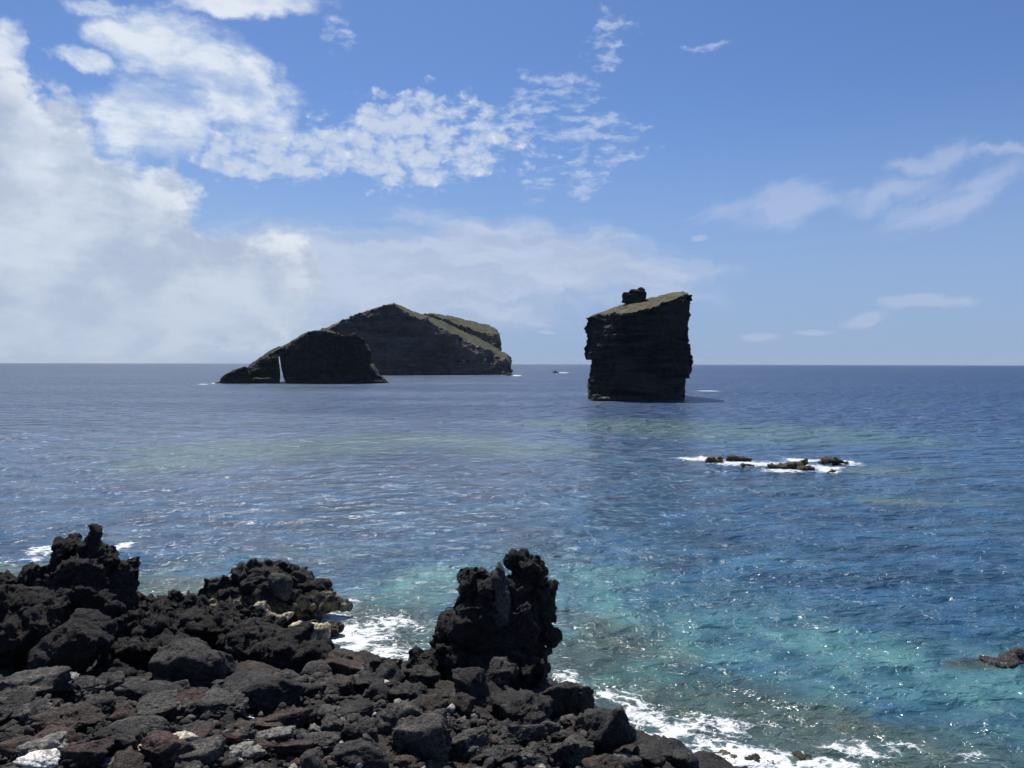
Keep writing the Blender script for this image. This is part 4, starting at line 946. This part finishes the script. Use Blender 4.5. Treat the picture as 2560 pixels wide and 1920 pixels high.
def auto_label(x, y, w, h, mat, kind):
    size = 'small' if w < 0.42 else ('medium' if w < 0.7 else 'large')
    tone = {'black': 'black', 'grey': 'dark grey', 'brown': 'brownish', 'red': 'reddish', 'light': 'light grey', 'beige': 'beige'}[mat]
    form = {'angular': 'angular', 'rough': 'craggy', 'round': 'rounded'}[kind] if h > 0.5 * w else 'flat'
    for (lx, ly, ph) in sorted(SHORT, key=lambda q: (q[0] - x) ** 2 + (q[1] - y) ** 2)[:9]:
        dx_, dy_ = x - lx, y - ly
        rels = [('just left of' if dx_ < 0 else 'just right of')] if abs(dx_) > abs(dy_) else [('in front of' if dy_ < 0 else 'behind')]
        rels += [('behind and ' if dy_ > 0 else 'in front and ') + ('left of' if dx_ < 0 else 'right of')]
        for r_ in rels:
            s_ = '%s %s %s rock %s %s' % (size, tone, form, r_, ph)
            if s_ not in used: used.add(s_); return s_
    return s_
rs = np.random.RandomState(21)
cand = 0; fill = []
occ = [(a[0], a[1], a[2]) for a in placed]
while len(fill) < 205 and cand < 9000:
    cand += 1
    Yv = rs.uniform(13.2, 26); Xv = rs.uniform(-0.70, 0.36) * Yv
    sdv = shore_d(np.array([Xv]), np.array([Yv]))[0]
    if sdv < 0.2 or not strewn(Xv, Yv): continue
    r_ = 0.13 + 0.34 * rs.rand() ** 2.0 + (0.12 * (Yv > 21))
    if any((Xv - a) ** 2 + (Yv - b_) ** 2 < ((r_ + c_) * 0.80) ** 2 for a, b_, c_ in occ): continue
    occ.append((Xv, Yv, r_)); fill.append((Xv, Yv, r_))
for k, (Xv, Yv, r_) in enumerate(fill):
    kind = ['angular', 'rough', 'round', 'rough'][rs.randint(4)]; i = rs.randint(6)
    mat = rs.choice(['black', 'grey', 'brown', 'red', 'light'], p=[0.44, 0.33, 0.16, 0.04, 0.03])
    w = 2 * r_; h = w * rs.uniform(0.45, 0.95); dep = w * rs.uniform(0.75, 1.1)
    z0 = gz(Xv, Yv)
    put('rock', proto_mesh(kind, i), mat, (Xv, Yv, z0 + h * 0.30), (w, dep, h), rs.uniform(0, 6.28), (rs.uniform(-0.35, 0.35), rs.uniform(-0.35, 0.35)),
        auto_label(Xv, Yv, w, h, mat, kind), 'rock', 'smaller rocks between the boulders')

# ------------------------------------------------------------------ rubble and pebbles nobody could count
cos, fs, cols, off = [], [], [], 0
lib2 = [rock_shape(2000 + i, 2, sharp=14, planes=9, rough=0.9) for i in range(14)]
lib1 = [rock_shape(3000 + i, 1, sharp=14, planes=8, rough=0.5) for i in range(8)]
pal = np.array([(0.022, 0.021, 0.019), (0.034, 0.032, 0.029), (0.055, 0.052, 0.047), (0.048, 0.036, 0.029), (0.062, 0.034, 0.028), (0.09, 0.088, 0.08), (0.26, 0.25, 0.22), (0.50, 0.48, 0.42)])
NR = 9000
for k in range(NR):
    Yv = 12.8 + 17 * rs.rand() ** 1.25; Xv = rs.uniform(-0.72, 0.40) * Yv
    if shore_d(np.array([Xv]), np.array([Yv]))[0] < 0.1 or not strewn(Xv, Yv): continue
    sz = 0.030 + 0.13 * rs.rand() ** 2.2
    if Yv > 22: sz = sz * 1.7
    v, f = (lib2[rs.randint(14)] if sz > 0.07 and Yv < 22 else lib1[rs.randint(8)])
    v = (v * np.array([1, rs.uniform(0.7, 1.1), rs.uniform(0.45, 0.95)]) * sz) @ rot(k, 0.5).T
    gravel = math.exp(-(((Xv + 5.2) / 2.6) ** 2 + ((Yv - 14.8) / 1.7) ** 2))
    pr = np.array([0.30, 0.25, 0.16, 0.12, 0.07, 0.07, 0.03 + 0.24 * gravel, 0.008 + 0.16 * gravel]); pr /= pr.sum()
    c = pal[rs.choice(8, p=pr)] * rs.uniform(0.8, 1.2)
    cos.append(v + np.array([Xv, Yv, gz(Xv, Yv) + sz * 0.35])); fs.append(f + off); off += len(v); cols.append(np.tile(np.append(c, 1), (len(v), 1)))
me = mesh_np('rubble', np.vstack(cos), np.vstack(fs)); attr(me, 'tint', np.vstack(cols))
link('rubble', me, M['rubble'], label='loose lava rubble and pale pebbles filling the gaps between boulders', cat='rubble', kind='stuff')

# ------------------------------------------------------------------ the distant boat
def paint(name, c, r=0.4):
    m = bpy.data.materials.new(name); m.use_nodes = True; t = NT(m.node_tree); b = m.node_tree.nodes['Principled BSDF']
    g = t.new('ShaderNodeNewGeometry'); a = t.noise(g.outputs['Position'], 3, 4, 0.6)
    t.l.new(t.mix(t.mr(a, 0.3, 0.7), c, tuple(q * 0.8 for q in c)), b.inputs['Base Color']); b.inputs['Roughness'].default_value = r; return m
bp = W(1389, 932); bt = bpy.data.objects.new('motorboat', None); C.objects.link(bt); bt.location = (bp[0], bp[1], 0); bt.rotation_euler = (0, 0, R(170))
bt['label'] = 'tiny dark motorboat with a white wake between the islands'; bt['category'] = 'boat'
bm = bmesh.new(); secs = []
for i, (x_, w_, zb_, zt_) in enumerate([(-4.0, 1.2, -0.2, 1.0), (-1.5, 1.4, -0.3, 1.05), (1.5, 1.25, -0.2, 1.25), (3.4, 0.6, 0.2, 1.6), (4.3, 0.08, 0.9, 1.85)]):
    secs.append([bm.verts.new(v) for v in ((x_, -w_, zt_), (x_, -w_ * 0.8, zb_ + 0.4), (x_, 0, zb_), (x_, w_ * 0.8, zb_ + 0.4), (x_, w_, zt_))])
for a, b_ in zip(secs[:-1], secs[1:]):
    for j in range(4): bm.faces.new((a[j], a[j + 1], b_[j + 1], b_[j]))
    bm.faces.new((a[4], a[0], b_[0], b_[4]))
bm.faces.new(secs[0]); bm.faces.new(secs[-1][::-1]); bmesh.ops.recalc_face_normals(bm, faces=bm.faces[:])
me = bpy.data.meshes.new('hull'); bm.to_mesh(me); bm.free(); link('hull', me, paint('hull_paint', (0.03, 0.035, 0.05)), bt)
def boxp(name, c, s, mat, taper=0.8):
    bm = bmesh.new(); bmesh.ops.create_cube(bm, size=1.0)
    for v in bm.verts:
        if v.co.z > 0: v.co.x *= taper; v.co.y *= taper
        v.co = Vector((v.co.x * s[0] + c[0], v.co.y * s[1] + c[1], v.co.z * s[2] + c[2]))
    bmesh.ops.bevel(bm, geom=bm.edges[:], offset=0.06, segments=2, affect='EDGES')
    me = bpy.data.meshes.new(name); bm.to_mesh(me); bm.free(); return link(name, me, mat, bt)
dk = paint('boat_dark', (0.02, 0.022, 0.028))
boxp('cabin', (0.3, 0, 2.0), (2.4, 1.7, 2.0), dk, 0.75); boxp('outboard_motor', (-4.3, 0, 1.0), (0.6, 0.5, 1.4), dk)
boxp('radar_arch', (-0.6, 0, 3.4), (0.3, 1.2, 0.9), dk, 0.6)

# ------------------------------------------------------------------ the air
bm = bmesh.new(); bmesh.ops.create_cube(bm, size=1.0)
for v in bm.verts: v.co = Vector((v.co.x * 36000, v.co.y * 36000, 60 + v.co.z * 140))
me = bpy.data.meshes.new('haze'); bm.to_mesh(me); bm.free()
m = bpy.data.materials.new('haze'); m.use_nodes = True; t = NT(m.node_tree); m.node_tree.nodes.clear()
pv = t.new('ShaderNodeVolumePrincipled', {'Color': (0.86, 0.93, 1.0, 1), 'Density': 2.0e-5, 'Anisotropy': 0.0})
mo = t.new('ShaderNodeOutputMaterial'); t.l.new(pv.outputs[0], mo.inputs['Volume'])
link('haze', me, m, kind='stuff', label='thin sea haze over the water', cat='haze')
